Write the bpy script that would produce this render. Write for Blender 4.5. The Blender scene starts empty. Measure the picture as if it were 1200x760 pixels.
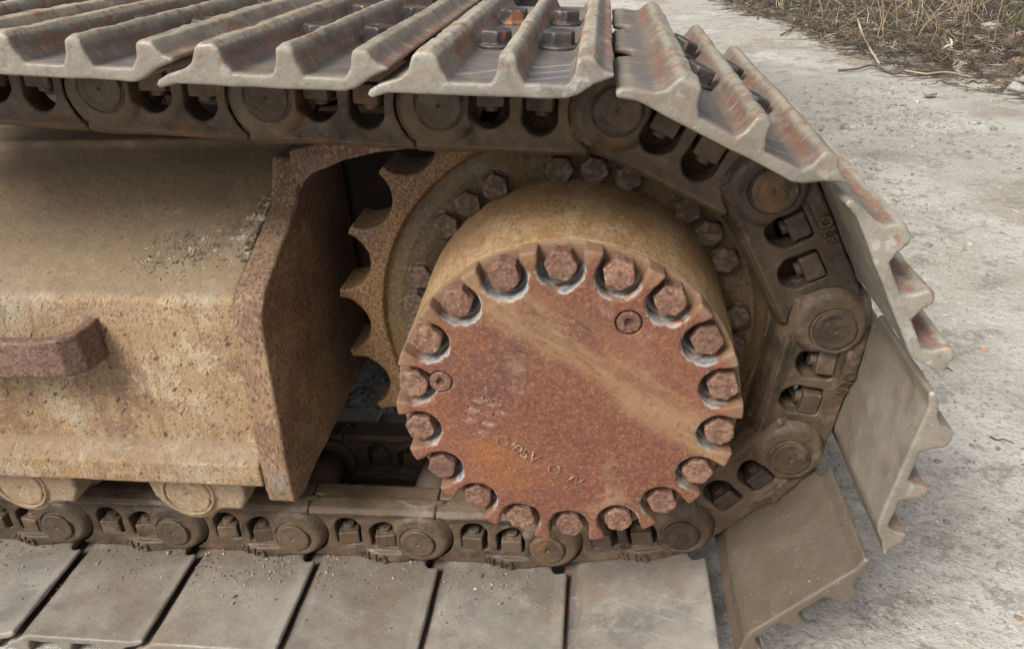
import bpy, bmesh, math, random
import numpy as np
import openvdb
from mathutils import Vector, Matrix

random.seed(7)
rng = np.random.default_rng(11)
scene = bpy.context.scene
COL = scene.collection

# ------------------------------------------------------------------ camera, world, sun, exposure
cam_d = bpy.data.cameras.new('camera')
cam_o = bpy.data.objects.new('camera', cam_d)
COL.objects.link(cam_o)
CAM = Vector((0.0396449548, -0.819002536, 0.498719093))
R_W2C = ((0.993359730, 0.107114250, -0.041987905),
         (-0.014000444, 0.474786487, 0.879989647),
         (0.114194721, -0.873558429, 0.473133423))
m = Matrix(R_W2C).transposed().to_4x4()
m.translation = CAM
cam_o.matrix_world = m
cam_d.sensor_width = 36.0
cam_d.sensor_fit = 'HORIZONTAL'
cam_d.lens = 904.202688 / 1200.0 * 36.0
cam_d.clip_start = 0.02
cam_d.clip_end = 1000.0
scene.camera = cam_o

SUN_EL, SUN_AZ = math.radians(46), math.radians(218)     # azimuth clockwise from +Y: behind the camera, a little to the left
world = bpy.data.worlds.new('World')
scene.world = world
world.use_nodes = True
wn = world.node_tree
wn.nodes.clear()
sky = wn.nodes.new('ShaderNodeTexSky')
sky.sky_type = 'NISHITA'
sky.sun_disc = False
sky.sun_elevation = SUN_EL
sky.sun_rotation = SUN_AZ
sky.dust_density = 6.0
sky.air_density = 1.0
hs = wn.nodes.new('ShaderNodeHueSaturation')
hs.inputs['Saturation'].default_value = 0.28             # the even white-grey of an overcast sky
bgn = wn.nodes.new('ShaderNodeBackground')
bgn.inputs['Strength'].default_value = 0.062
wo = wn.nodes.new('ShaderNodeOutputWorld')
wn.links.new(sky.outputs[0], hs.inputs['Color'])
wn.links.new(hs.outputs[0], bgn.inputs['Color'])
wn.links.new(bgn.outputs[0], wo.inputs['Surface'])

sun_d = bpy.data.lights.new('sun', 'SUN')
sun_d.energy = 1.5
sun_d.angle = math.radians(24)
sun_d.color = (1.0, 0.955, 0.89)
sun_o = bpy.data.objects.new('sun', sun_d)
COL.objects.link(sun_o)
sdir = Vector((math.sin(SUN_AZ) * math.cos(SUN_EL), math.cos(SUN_AZ) * math.cos(SUN_EL), math.sin(SUN_EL)))
sun_o.rotation_euler = sdir.to_track_quat('Z', 'Y').to_euler()
sun_o.location = sdir * 20

scene.view_settings.view_transform = 'Standard'
scene.view_settings.look = 'None'
scene.view_settings.exposure = 1.18
scene.view_settings.gamma = 1.0

GZ = -0.395          # ground level
YN, YF = -0.162, 0.40    # shoe ends: near, far
YM = 0.12            # middle of the chain

PINS = [(-0.514, 0.3446), (-0.3245, 0.331), (-0.1349, 0.3193), (0.0549, 0.3097), (0.2232, 0.2216), (0.3101, 0.0526),
        (0.2838, -0.1356), (0.1539, -0.2743), (-0.0322, -0.3129), (-0.2222, -0.3129), (-0.4122, -0.3129),
        (-0.6022, -0.3129), (-0.7922, -0.3129)]
PINS = [(-0.893, 0.375), (-0.7035, 0.3595)] + PINS + [(-0.9822, -0.3129), (-1.1722, -0.3129)]
AX, AZ = 0.0028, 0.0154      # axis of the sprocket

# ------------------------------------------------------------------ helpers: noise, signed distance, meshes
_tab = {}
def vnoise(X, Y, Z, s, seed=0):
    """smooth value noise in -1..1, feature size s"""
    if seed not in _tab:
        _tab[seed] = np.random.default_rng(1000 + seed).uniform(-1, 1, (32, 32, 32)).astype(np.float32)
    T = _tab[seed]
    def fr(A):
        A = A / s
        i = np.floor(A).astype(np.int32)
        f = (A - i).astype(np.float32)
        return i, f * f * (3 - 2 * f)
    ix, fx = fr(X); iy, fy = fr(Y); iz, fz = fr(Z)
    o = 0
    for a in (0, 1):
        wa = fx if a else 1 - fx
        for b in (0, 1):
            wb = fy if b else 1 - fy
            for c in (0, 1):
                wc = fz if c else 1 - fz
                o = o + T[(ix + a) & 31, (iy + b) & 31, (iz + c) & 31] * wa * wb * wc
    return o

def smin(a, b, k):
    h = np.clip(0.5 + 0.5 * (b - a) / k, 0, 1)
    return b * (1 - h) + a * h - k * h * (1 - h)
def smax(a, b, k): return -smin(-a, -b, k)
def slab(v, lo, hi): return np.maximum(lo - v, v - hi)
def ext(d2, v, lo, hi, r=0.0):
    """2D distance d2 extruded along v, edges rounded by r"""
    a = d2 + r; b = slab(v, lo, hi) + r
    return np.minimum(np.maximum(a, b), 0) + np.hypot(np.maximum(a, 0), np.maximum(b, 0)) - r
def poly2(X, Z, pts):
    P = np.array(pts, np.float32); n = len(P)
    d = np.full(np.broadcast(X, Z).shape, 1e9, np.float32); s = np.zeros(d.shape, bool)
    for i in range(n):
        a, b = P[i], P[i - 1]
        ex, ez = b - a
        wx, wz = X - a[0], Z - a[1]
        t = np.clip((wx * ex + wz * ez) / (ex * ex + ez * ez + 1e-20), 0, 1)
        d = np.minimum(d, (wx - ex * t) ** 2 + (wz - ez * t) ** 2)
        c = ((a[1] <= Z) & (b[1] > Z) & (ex * wz - ez * wx > 0)) | ((a[1] > Z) & (b[1] <= Z) & (ex * wz - ez * wx < 0))
        s ^= c
    d = np.sqrt(d)
    return np.where(s, -d, d)
def rect2(X, Z, x0, x1, z0, z1, r=0.0):
    a = np.abs(X - (x0 + x1) / 2) - (x1 - x0) / 2 + r
    b = np.abs(Z - (z0 + z1) / 2) - (z1 - z0) / 2 + r
    return np.minimum(np.maximum(a, b), 0) + np.hypot(np.maximum(a, 0), np.maximum(b, 0)) - r

def grid(lo, hi, h):
    ax = [np.arange(l, u + h, h, dtype=np.float32) for l, u in zip(lo, hi)]
    return ax[0][:, None, None], ax[1][None, :, None], ax[2][None, None, :]

def sdf_mesh(name, lo, hi, h, fn, adapt=0.0):
    lo = [l - 3 * h for l in lo]; hi = [u + 3 * h for u in hi]
    X, Y, Z = grid(lo, hi, h)
    D = fn(X, Y, Z)
    D = np.broadcast_to(D, (X.shape[0], Y.shape[1], Z.shape[2]))
    D = np.clip(D, -3 * h, 3 * h).astype(np.float32)
    D = np.ascontiguousarray(D)
    g = openvdb.FloatGrid(3 * h)
    g.copyFromArray(D)
    p, t, q = g.convertToPolygons(isovalue=0.0, adaptivity=adapt)
    p = p * h + np.array(lo, np.float32)
    me = bpy.data.meshes.new(name)
    nt, nq = len(t), len(q)
    me.vertices.add(len(p)); me.vertices.foreach_set('co', p.astype(np.float32).ravel())
    me.loops.add(nt * 3 + nq * 4)
    idx = np.concatenate([t[:, ::-1].ravel(), q[:, ::-1].ravel()]).astype(np.int32)
    me.loops.foreach_set('vertex_index', idx)
    me.polygons.add(nt + nq)
    st = np.concatenate([np.arange(nt) * 3, nt * 3 + np.arange(nq) * 4]).astype(np.int32)
    me.polygons.foreach_set('loop_start', st)
    me.polygons.foreach_set('use_smooth', np.ones(nt + nq, bool))
    me.update(calc_edges=True); me.validate()
    # make sure the faces look outward
    if len(me.polygons):
        v = np.zeros(len(me.vertices) * 3, np.float32); me.vertices.foreach_get('co', v); v = v.reshape(-1, 3)
        f = me.polygons[0]
        vol = 0.0
        for pl in list(me.polygons)[::max(1, len(me.polygons) // 3000)]:
            c = Vector(pl.center); vol += c.dot(pl.normal) * pl.area
        cm = v.mean(0)
        vol = 0.0
        nn = np.zeros(len(me.polygons) * 3, np.float32); me.polygons.foreach_get('normal', nn); nn = nn.reshape(-1, 3)
        cc = np.zeros(len(me.polygons) * 3, np.float32); me.polygons.foreach_get('center', cc); cc = cc.reshape(-1, 3)
        aa = np.zeros(len(me.polygons), np.float32); me.polygons.foreach_get('area', aa)
        if float((((cc - cm) * nn).sum(1) * aa).sum()) < 0:
            me.flip_normals()
    return me

def obj(name, me, mat=None, parent=None, loc=(0, 0, 0), **props):
    o = bpy.data.objects.new(name, me)
    COL.objects.link(o)
    if mat is not None and not me.materials:
        me.materials.append(mat)
    if parent is not None: o.parent = parent
    o.location = loc
    for k, v in props.items(): o[k] = v
    return o
def thing(name, label, cat, loc=(0, 0, 0), group=None):
    o = bpy.data.objects.new(name, None); COL.objects.link(o)
    o.location = loc; o.empty_display_size = 0.05
    o['label'] = label; o['category'] = cat
    if group: o['group'] = group
    return o
def from_np(name, V, F, smooth=False):
    me = bpy.data.meshes.new(name)
    V = np.asarray(V, np.float32); F = np.asarray(F, np.int32)
    k = F.shape[1]
    me.vertices.add(len(V)); me.vertices.foreach_set('co', V.ravel())
    me.loops.add(F.size); me.loops.foreach_set('vertex_index', F.ravel())
    me.polygons.add(len(F)); me.polygons.foreach_set('loop_start', np.arange(len(F), dtype=np.int32) * k)
    me.polygons.foreach_set('use_smooth', np.full(len(F), smooth))
    me.update(calc_edges=True); me.validate()
    return me
def bm_mesh(name, bm, smooth=False):
    me = bpy.data.meshes.new(name); bm.to_mesh(me); bm.free()
    if smooth:
        me.polygons.foreach_set('use_smooth', np.ones(len(me.polygons), bool))
    return me
def lathe_y(name, prof, seg=96, c=(0, 0), amp=0.0, close=False):
    """prof: (radius, y) pairs turned about the Y axis through c=(x,z)"""
    pr = np.array(prof, np.float32); n = len(pr)
    a = np.arange(seg) * 2 * np.pi / seg
    V = np.zeros((seg, n, 3), np.float32)
    V[:, :, 0] = np.cos(a)[:, None] * pr[None, :, 0]
    V[:, :, 2] = np.sin(a)[:, None] * pr[None, :, 0]
    V[:, :, 1] = pr[None, :, 1]
    if amp:
        d = vnoise(V[..., 0], V[..., 1], V[..., 2], 0.03, 5) * amp + vnoise(V[..., 0], V[..., 1], V[..., 2], 0.008, 6) * amp * .4
        V[..., 0] += np.cos(a)[:, None] * d; V[..., 2] += np.sin(a)[:, None] * d
    V[..., 0] += c[0]; V[..., 2] += c[1]
    F = []
    for i in range(seg):
        j = (i + 1) % seg
        for k in range(n - 1):
            F.append((i * n + k, i * n + k + 1, j * n + k + 1, j * n + k))
    me = from_np(name, V.reshape(-1, 3), F, True)
    if me.polygons:
        b = bmesh.new(); b.from_mesh(me); bmesh.ops.recalc_face_normals(b, faces=b.faces); b.to_mesh(me); b.free()
        me.polygons.foreach_set('use_smooth', np.ones(len(me.polygons), bool))
    return me
def text_mesh(txt, size, depth):
    cu = bpy.data.curves.new('lettering', 'FONT')
    cu.body = txt; cu.size = size; cu.extrude = depth; cu.align_x = 'CENTER'; cu.align_y = 'CENTER'
    cu.bevel_depth = depth * 0.3; cu.resolution_u = 3
    o = bpy.data.objects.new('lettering', cu); COL.objects.link(o)
    dg = bpy.context.evaluated_depsgraph_get()
    me = bpy.data.meshes.new_from_object(o.evaluated_get(dg))
    bpy.data.objects.remove(o); bpy.data.curves.remove(cu)
    return me

# ------------------------------------------------------------------ materials
def mat(name, base, layers=(), rough=0.8, bumps=((350, 0.25, 0.002),), pointy=None, dust=None, metal=0.0, spec=0.35, rnd=True, tint=None, rough_var=0.1, var=None):
    """base colour + noise layers. layer: dict(s=scale, lo, hi, c=colour, k=strength, d=detail, st=(stretch), seed, r=roughness shift)
       pointy=(lo, hi, colour, k) worn convex edges; dust=(colour, lo, hi, k) dust lying on faces that look up"""
    M = bpy.data.materials.new(name); M.use_nodes = True
    nt = M.node_tree; N = nt.nodes; L = nt.links
    N.clear()
    out = N.new('ShaderNodeOutputMaterial'); B = N.new('ShaderNodeBsdfPrincipled')
    L.new(B.outputs[0], out.inputs[0])
    tc = N.new('ShaderNodeTexCoord')
    co = tc.outputs['Object']
    if rnd:
        oi = N.new('ShaderNodeObjectInfo')
        mul = N.new('ShaderNodeMath'); mul.operation = 'MULTIPLY'; mul.inputs[1].default_value = 13.7
        L.new(oi.outputs['Random'], mul.inputs[0])
        ad = N.new('ShaderNodeVectorMath'); ad.operation = 'ADD'
        L.new(co, ad.inputs[0]); L.new(mul.outputs[0], ad.inputs[1]); co = ad.outputs[0]
    def noise(s, d, st=None, seed=0.0, rot=None, rgh=0.55, dist=0.0):
        mp = N.new('ShaderNodeMapping'); L.new(co, mp.inputs[0])
        mp.inputs['Location'].default_value = (seed * 3.1, seed * 1.7, seed * 2.3)
        if rot:          # stretch along turned axes
            mp.vector_type = 'TEXTURE'; mp.inputs['Rotation'].default_value = rot
            mp.inputs['Scale'].default_value = tuple(1 / a for a in (st or (1, 1, 1)))
        elif st: mp.inputs['Scale'].default_value = st
        n = N.new('ShaderNodeTexNoise'); n.inputs['Scale'].default_value = s; n.inputs['Detail'].default_value = d
        n.inputs['Roughness'].default_value = rgh; n.inputs['Distortion'].default_value = dist
        L.new(mp.outputs[0], n.inputs['Vector'])
        return n.outputs['Fac']
    def remap(f, lo, hi, k=1.0):
        r = N.new('ShaderNodeMapRange'); r.interpolation_type = 'SMOOTHSTEP'
        L.new(f, r.inputs['Value']); r.inputs['From Min'].default_value = lo; r.inputs['From Max'].default_value = hi
        r.inputs['To Min'].default_value = 0; r.inputs['To Max'].default_value = k
        return r.outputs[0]
    def mix(a, b, f):
        x = N.new('ShaderNodeMix'); x.data_type = 'RGBA'
        L.new(f, x.inputs['Factor'])
        if isinstance(a, tuple): x.inputs[6].default_value = (*a, 1)
        else: L.new(a, x.inputs[6])
        if isinstance(b, tuple): x.inputs[7].default_value = (*b, 1)
        else: L.new(b, x.inputs[7])
        return x.outputs[2]
    c = base
    for i, l in enumerate(layers):
        f = noise(l['s'], l.get('d', 4), l.get('st'), l.get('seed', i + 1), l.get('rot'), l.get('rg', .55), l.get('dist', 0))
        f = remap(f, l['lo'], l['hi'], l.get('k', 1))
        for bd in ([l['band']] if 'band' in l and not isinstance(l['band'], list) else l.get('band', [])):      # restrict to a strip of the object's own space: (nx,ny,nz, centre, half width, softness)
            nx, ny, nz, cen, hw, so = bd
            dt = N.new('ShaderNodeVectorMath'); dt.operation = 'DOT_PRODUCT'; L.new(tc.outputs['Object'], dt.inputs[0]); dt.inputs[1].default_value = (nx, ny, nz)
            s1 = N.new('ShaderNodeMath'); s1.operation = 'SUBTRACT'; L.new(dt.outputs['Value'], s1.inputs[0]); s1.inputs[1].default_value = cen
            wob = noise(14, 4, seed=i + 9); w2 = N.new('ShaderNodeMath'); w2.operation = 'MULTIPLY_ADD'; L.new(wob, w2.inputs[0]); w2.inputs[1].default_value = so * 1.6; w2.inputs[2].default_value = -so * .8
            s2 = N.new('ShaderNodeMath'); s2.operation = 'ADD'; L.new(s1.outputs[0], s2.inputs[0]); L.new(w2.outputs[0], s2.inputs[1])
            ab = N.new('ShaderNodeMath'); ab.operation = 'ABSOLUTE'; L.new(s2.outputs[0], ab.inputs[0])
            rr = N.new('ShaderNodeMapRange'); rr.interpolation_type = 'SMOOTHSTEP'; L.new(ab.outputs[0], rr.inputs['Value'])
            rr.inputs['From Min'].default_value = hw; rr.inputs['From Max'].default_value = hw + so
            rr.inputs['To Min'].default_value = 1; rr.inputs['To Max'].default_value = 0
            mm = N.new('ShaderNodeMath'); mm.operation = 'MULTIPLY'; L.new(f, mm.inputs[0]); L.new(rr.outputs[0], mm.inputs[1]); f = mm.outputs[0]
        c = mix(c, l['c'], f)
    if pointy:
        g = N.new('ShaderNodeNewGeometry')
        pn = noise(60, 3, seed=7)
        ad2 = N.new('ShaderNodeMath'); ad2.operation = 'MULTIPLY_ADD'; L.new(pn, ad2.inputs[0]); ad2.inputs[1].default_value = 0.08; ad2.inputs[2].default_value = -0.04
        ad3 = N.new('ShaderNodeMath'); ad3.operation = 'ADD'; L.new(g.outputs['Pointiness'], ad3.inputs[0]); L.new(ad2.outputs[0], ad3.inputs[1])
        c = mix(c, pointy[2], remap(ad3.outputs[0], pointy[0], pointy[1], pointy[3]))
    if dust:
        g = N.new('ShaderNodeNewGeometry'); sx = N.new('ShaderNodeSeparateXYZ'); L.new(g.outputs['Normal'], sx.inputs[0])
        dn = noise(45, 5, seed=4)
        ma = N.new('ShaderNodeMath'); ma.operation = 'MULTIPLY_ADD'; L.new(dn, ma.inputs[0]); ma.inputs[1].default_value = 0.8; ma.inputs[2].default_value = -0.4
        a2 = N.new('ShaderNodeMath'); a2.operation = 'ADD'; L.new(sx.outputs['Z'], a2.inputs[0]); L.new(ma.outputs[0], a2.inputs[1])
        c = mix(c, dust[0], remap(a2.outputs[0], dust[1], dust[2], dust[3]))
    if var:              # some copies are darker or browner than others
        oi2 = N.new('ShaderNodeObjectInfo'); p2 = N.new('ShaderNodeMath'); p2.operation = 'MULTIPLY'; L.new(oi2.outputs['Random'], p2.inputs[0]); p2.inputs[1].default_value = var[1]
        c = mix(c, var[0], p2.outputs[0])
    if isinstance(c, tuple): B.inputs['Base Color'].default_value = (*c, 1)
    else: L.new(c, B.inputs['Base Color'])
    rn = noise(30, 4, seed=2)
    rm = N.new('ShaderNodeMapRange'); L.new(rn, rm.inputs['Value']); rm.inputs['From Min'].default_value = .3; rm.inputs['From Max'].default_value = .7
    rm.inputs['To Min'].default_value = rough - rough_var; rm.inputs['To Max'].default_value = min(1, rough + rough_var)
    L.new(rm.outputs[0], B.inputs['Roughness'])
    B.inputs['Metallic'].default_value = metal
    B.inputs['Specular IOR Level'].default_value = spec
    prev = None
    for i, b in enumerate(bumps):
        s, st, dist = b[:3]
        f = noise(s, 5, b[3] if len(b) > 3 else None, 20 + i, b[4] if len(b) > 4 else None, .6)
        if len(b) > 5: f = remap(f, b[5], b[6])
        bp = N.new('ShaderNodeBump'); bp.inputs['Strength'].default_value = st; bp.inputs['Distance'].default_value = dist
        L.new(f, bp.inputs['Height'])
        if prev: L.new(prev, bp.inputs['Normal'])
        prev = bp.outputs[0]
    if prev: L.new(prev, B.inputs['Normal'])
    return M

ROT = (0, 0.5, 0)
M_cover = mat('rusted_cover', (0.140, 0.054, 0.036), (
    dict(s=8, lo=.38, hi=.65, c=(0.185, 0.072, 0.043), d=6),
    dict(s=7, lo=.50, hi=.70, c=(0.26, 0.098, 0.034), d=7, seed=5, k=.8, rg=.65),
    dict(s=6, lo=.52, hi=.68, c=(0.105, 0.052, 0.046), d=7, seed=15, k=.8, rg=.65),
    dict(s=210, lo=.46, hi=.66, c=(0.30, 0.125, 0.062), d=5, k=.6, rg=.7),
    dict(s=280, lo=.53, hi=.64, c=(0.08, 0.038, 0.032), d=4, seed=8, k=.6),
    dict(s=420, lo=.57, hi=.67, c=(0.40, 0.20, 0.10), d=4, seed=18, k=.5),
    dict(s=9, lo=.55, hi=.68, c=(0.31, 0.20, 0.13), d=9, seed=11, k=.6, rg=.75),
    dict(s=24, lo=.32, hi=.52, c=(0.290, 0.185, 0.095), d=8, st=(.25, 1, 1.3), rot=(0, .63, 0), seed=3, k=.75, rg=.68, band=(0.59, 0, 0.807, 0.080, 0.015, 0.020)),
    dict(s=60, lo=.50, hi=.62, c=(0.19, 0.095, 0.055), d=7, st=(.12, 1, 1.3), rot=(0, .60, 0), seed=23, k=.65, rg=.7, band=(0.59, 0, 0.807, 0.085, 0.045, 0.03)),
    dict(s=200, lo=.56, hi=.66, c=(0.12, 0.065, 0.045), d=4, seed=47, k=.5)),
    rough=.78, bumps=((330, .45, .0012), (90, .4, .0018), (14, .2, .003)), pointy=(.54, .64, (0.42, 0.30, 0.23), .5), rnd=False)
M_bolt = mat('rusted_bolt', (0.165, 0.085, 0.056), (
    dict(s=90, lo=.42, hi=.6, c=(0.27, 0.155, 0.105), d=6),
    dict(s=230, lo=.52, hi=.62, c=(0.085, 0.042, 0.034), d=5, seed=4, k=.7),
    dict(s=280, lo=.60, hi=.68, c=(0.50, 0.38, 0.28), d=4, seed=8, k=.6)), rough=.8,
    bumps=((220, .6, .0014), (60, .3, .002)), pointy=(.53, .62, (0.36, 0.26, 0.19), .5), var=((0.10, 0.05, 0.038), .6))
M_ochre = mat('ochre_drum_paint', (0.300, 0.185, 0.088), (
    dict(s=5, lo=.4, hi=.65, c=(0.25, 0.145, 0.062), d=7, rg=.65),
    dict(s=40, lo=.44, hi=.66, c=(0.38, 0.275, 0.165), d=8, st=(.8, .3, .8), k=.7, rg=.7),
    dict(s=260, lo=.52, hi=.64, c=(0.14, 0.08, 0.045), d=4, st=(.9, .55, .9), seed=7, k=.6),
    dict(s=220, lo=.58, hi=.68, c=(0.46, 0.37, 0.26), d=4, st=(.8, .5, .8), seed=9, k=.5)), rough=.7,
    bumps=((260, .45, .0012), (70, .4, .002)), rnd=False)
M_frame = mat('ochre_frame_paint', (0.295, 0.200, 0.112), (
    dict(s=3.5, lo=.4, hi=.65, c=(0.235, 0.140, 0.062), d=7, rg=.6),
    dict(s=8, lo=.50, hi=.66, c=(0.33, 0.285, 0.215), d=7, seed=6, k=.8, rg=.7),
    dict(s=6, lo=.50, hi=.61, c=(0.150, 0.082, 0.052), d=9, seed=12, k=.8, rg=.75),
    dict(s=16, lo=.54, hi=.64, c=(0.42, 0.35, 0.24), d=8, seed=52, k=.7, rg=.7),
    dict(s=210, lo=.50, hi=.68, c=(0.42, 0.325, 0.195), d=4, seed=4, k=.55, rg=.65),
    dict(s=290, lo=.53, hi=.63, c=(0.13, 0.068, 0.040), d=4, st=(1.3, .8, .6), rot=(0, .5, 0), seed=8, k=.7),
    dict(s=360, lo=.60, hi=.68, c=(0.50, 0.43, 0.31), d=3, seed=21, k=.4),
    dict(s=45, lo=.50, hi=.66, c=(0.17, 0.105, 0.065), d=8, st=(1, 1, .12), seed=61, k=.65, rg=.7),
    dict(s=95, lo=.635, hi=.68, c=(0.055, 0.036, 0.028), d=3, st=(1.6, .8, .8), rot=(0, .6, 0), seed=15, k=.9),
    dict(s=5, lo=.3, hi=.6, c=(0.125, 0.095, 0.065), d=8, seed=95, k=.7, rg=.7, band=(0, .39, .92, .300, .040, .035))),
    rough=.74, bumps=((300, .5, .0014), (60, .5, .003), (95, .5, .0016)), rnd=False, pointy=(.52, .6, (0.48, 0.41, 0.31), .6),
    dust=((0.185, 0.140, 0.092), .35, 1.0, .7))
M_rustplate = mat('rusted_plate', (0.175, 0.105, 0.062), (
    dict(s=8, lo=.42, hi=.62, c=(0.25, 0.155, 0.09), d=7, rg=.65),
    dict(s=7, lo=.50, hi=.66, c=(0.30, 0.205, 0.115), d=7, seed=6, rg=.7),
    dict(s=5, lo=.48, hi=.62, c=(0.115, 0.062, 0.050), d=8, seed=26, k=.85, rg=.7),
    dict(s=300, lo=.48, hi=.66, c=(0.36, 0.25, 0.155), d=4, st=(1, 1, .55), k=.6, seed=4),
    dict(s=280, lo=.52, hi=.62, c=(0.07, 0.042, 0.034), d=4, st=(1, 1, .45), seed=3, k=.75),
    dict(s=14, lo=.58, hi=.68, c=(0.13, 0.135, 0.14), d=7, st=(1, 1, .4), seed=17, k=.6, rg=.7)),
    rough=.8, bumps=((300, .4, .0012), (60, .4, .002)), pointy=(.53, .62, (0.42, 0.31, 0.20), .6), rnd=False)
M_handle = mat('dark_bar_rust', (0.150, 0.088, 0.062), (
    dict(s=240, lo=.45, hi=.65, c=(0.25, 0.155, 0.115), d=4, k=.7),
    dict(s=250, lo=.52, hi=.63, c=(0.075, 0.045, 0.045), d=3, seed=3, k=.85)), rough=.8, bumps=((150, .5, .0016),),
    pointy=(.53, .6, (0.5, 0.44, 0.38), .6))
M_link = mat('dirty_brown_steel', (0.080, 0.052, 0.030), (
    dict(s=10, lo=.4, hi=.62, c=(0.120, 0.080, 0.048), d=7, rg=.65),
    dict(s=12, lo=.50, hi=.62, c=(0.034, 0.024, 0.018), d=8, seed=6, k=.9, rg=.7),
    dict(s=9, lo=.55, hi=.67, c=(0.22, 0.095, 0.028), d=8, seed=12, k=.75, rg=.7),
    dict(s=22, lo=.54, hi=.66, c=(0.19, 0.142, 0.095), d=8, seed=41, k=.7, rg=.7),
    dict(s=40, lo=.50, hi=.64, c=(0.17, 0.105, 0.055), d=7, seed=45, k=.7, rg=.7, band=(0, 0, 1, -.062, .010, .010)),
    dict(s=90, lo=.5, hi=.72, c=(0.14, 0.098, 0.062), d=5, seed=19, k=.5),
    dict(s=300, lo=.6, hi=.72, c=(0.24, 0.18, 0.125), d=3, seed=9, k=.5)),
    rough=.58, rough_var=.24, spec=.5, bumps=((260, .5, .0014), (45, .6, .004), (110, .5, .002)), pointy=(.53, .63, (0.24, 0.17, 0.11), .7),
    dust=((0.155, 0.118, 0.078), .2, 1.0, .45), var=((0.030, 0.022, 0.016), .5))
M_rail = M_link
M_nut = mat('dark_nut_steel', (0.10, 0.085, 0.07), (
    dict(s=60, lo=.45, hi=.65, c=(0.16, 0.13, 0.10), d=4),), rough=.7, bumps=((200, .4, .001),), pointy=(.52, .6, (0.25, 0.2, 0.15), .6))
M_shoe = mat('worn_pale_shoe_steel', (0.245, 0.215, 0.172), (
    dict(s=6, lo=.42, hi=.60, c=(0.150, 0.135, 0.120), d=8, rg=.68),
    dict(s=14, lo=.48, hi=.66, c=(0.36, 0.33, 0.265), d=8, seed=5, k=.75, rg=.7),
    dict(s=9, lo=.54, hi=.68, c=(0.24, 0.175, 0.125), d=8, seed=25, k=.65, rg=.7),
    dict(s=20, lo=.42, hi=.54, c=(0.215, 0.090, 0.056), d=9, seed=9, st=(1, .5, 1), k=.8, rg=.78, band=[(0, 0, 1, .0630, .0040, .009), (0, 1, 0, .12, .268, .012)]),
    dict(s=16, lo=.28, hi=.52, c=(0.110, 0.112, 0.126), d=7, seed=59, k=.85, rg=.7, band=[(0, 0, 1, .0560, .0012, .003), (0, 1, 0, .12, .262, .015)]),
    dict(s=18, lo=.30, hi=.52, c=(0.43, 0.40, 0.315), d=9, seed=71, k=.75, rg=.7, band=(0, 0, 1, .086, .0085, .006)),
    dict(s=12, lo=.28, hi=.55, c=(0.265, 0.245, 0.205), d=8, seed=73, k=.85, rg=.7, band=(0, 1, 0, -.172, .0115, .005)),
    dict(s=60, lo=.52, hi=.60, c=(0.31, 0.125, 0.042), d=8, seed=14, k=.85, rg=.75, band=[(0, 0, 1, .0765, .011, .006), (0, 1, 0, .12, .278, .008)]),
    dict(s=150, lo=.55, hi=.7, c=(0.12, 0.10, 0.082), d=5, seed=3, k=.45),
    dict(s=26, lo=.55, hi=.75, c=(0.48, 0.46, 0.41), d=8, seed=20, k=.55, rg=.7),
    dict(s=55, lo=.60, hi=.66, c=(0.44, 0.42, 0.38), d=6, st=(.08, 1.6, 1), rot=(0, 0, .5), seed=83, k=.5, rg=.6),
    dict(s=40, lo=.58, hi=.66, c=(0.10, 0.085, 0.07), d=7, st=(1, .25, 1), seed=87, k=.5, rg=.7),
    dict(s=7, lo=.32, hi=.60, c=(0.290, 0.272, 0.240), d=7, seed=33, k=.8, rg=.65, band=(0, 0, 1, .0435, .0018, .004)),
    dict(s=13, lo=.50, hi=.62, c=(0.165, 0.148, 0.135), d=8, seed=37, k=.65, rg=.7, band=(0, 0, 1, .048, .010, .004)),
    dict(s=9, lo=.52, hi=.64, c=(0.20, 0.15, 0.105), d=8, seed=67, k=.6, rg=.7, band=(0, 0, 1, .048, .010, .004)),
    dict(s=12, lo=.28, hi=.56, c=(0.145, 0.122, 0.100), d=8, seed=34, k=.8, rg=.72, band=[(0, 1, 0, .12, .120, .07), (0, 0, 1, .048, .012, .004)]),
    dict(s=260, lo=.66, hi=.72, c=(0.50, 0.48, 0.44), d=3, seed=31, k=.5)),
    rough=.50, rough_var=.2, spec=.5, bumps=((240, .5, .0012), (35, .4, .002), (90, .4, .002)), pointy=(.535, .63, (0.56, 0.51, 0.41), .7), var=((0.12, 0.095, 0.072), .35))  # cream edges: wear, lightened further to paint the ridge highlights
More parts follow.
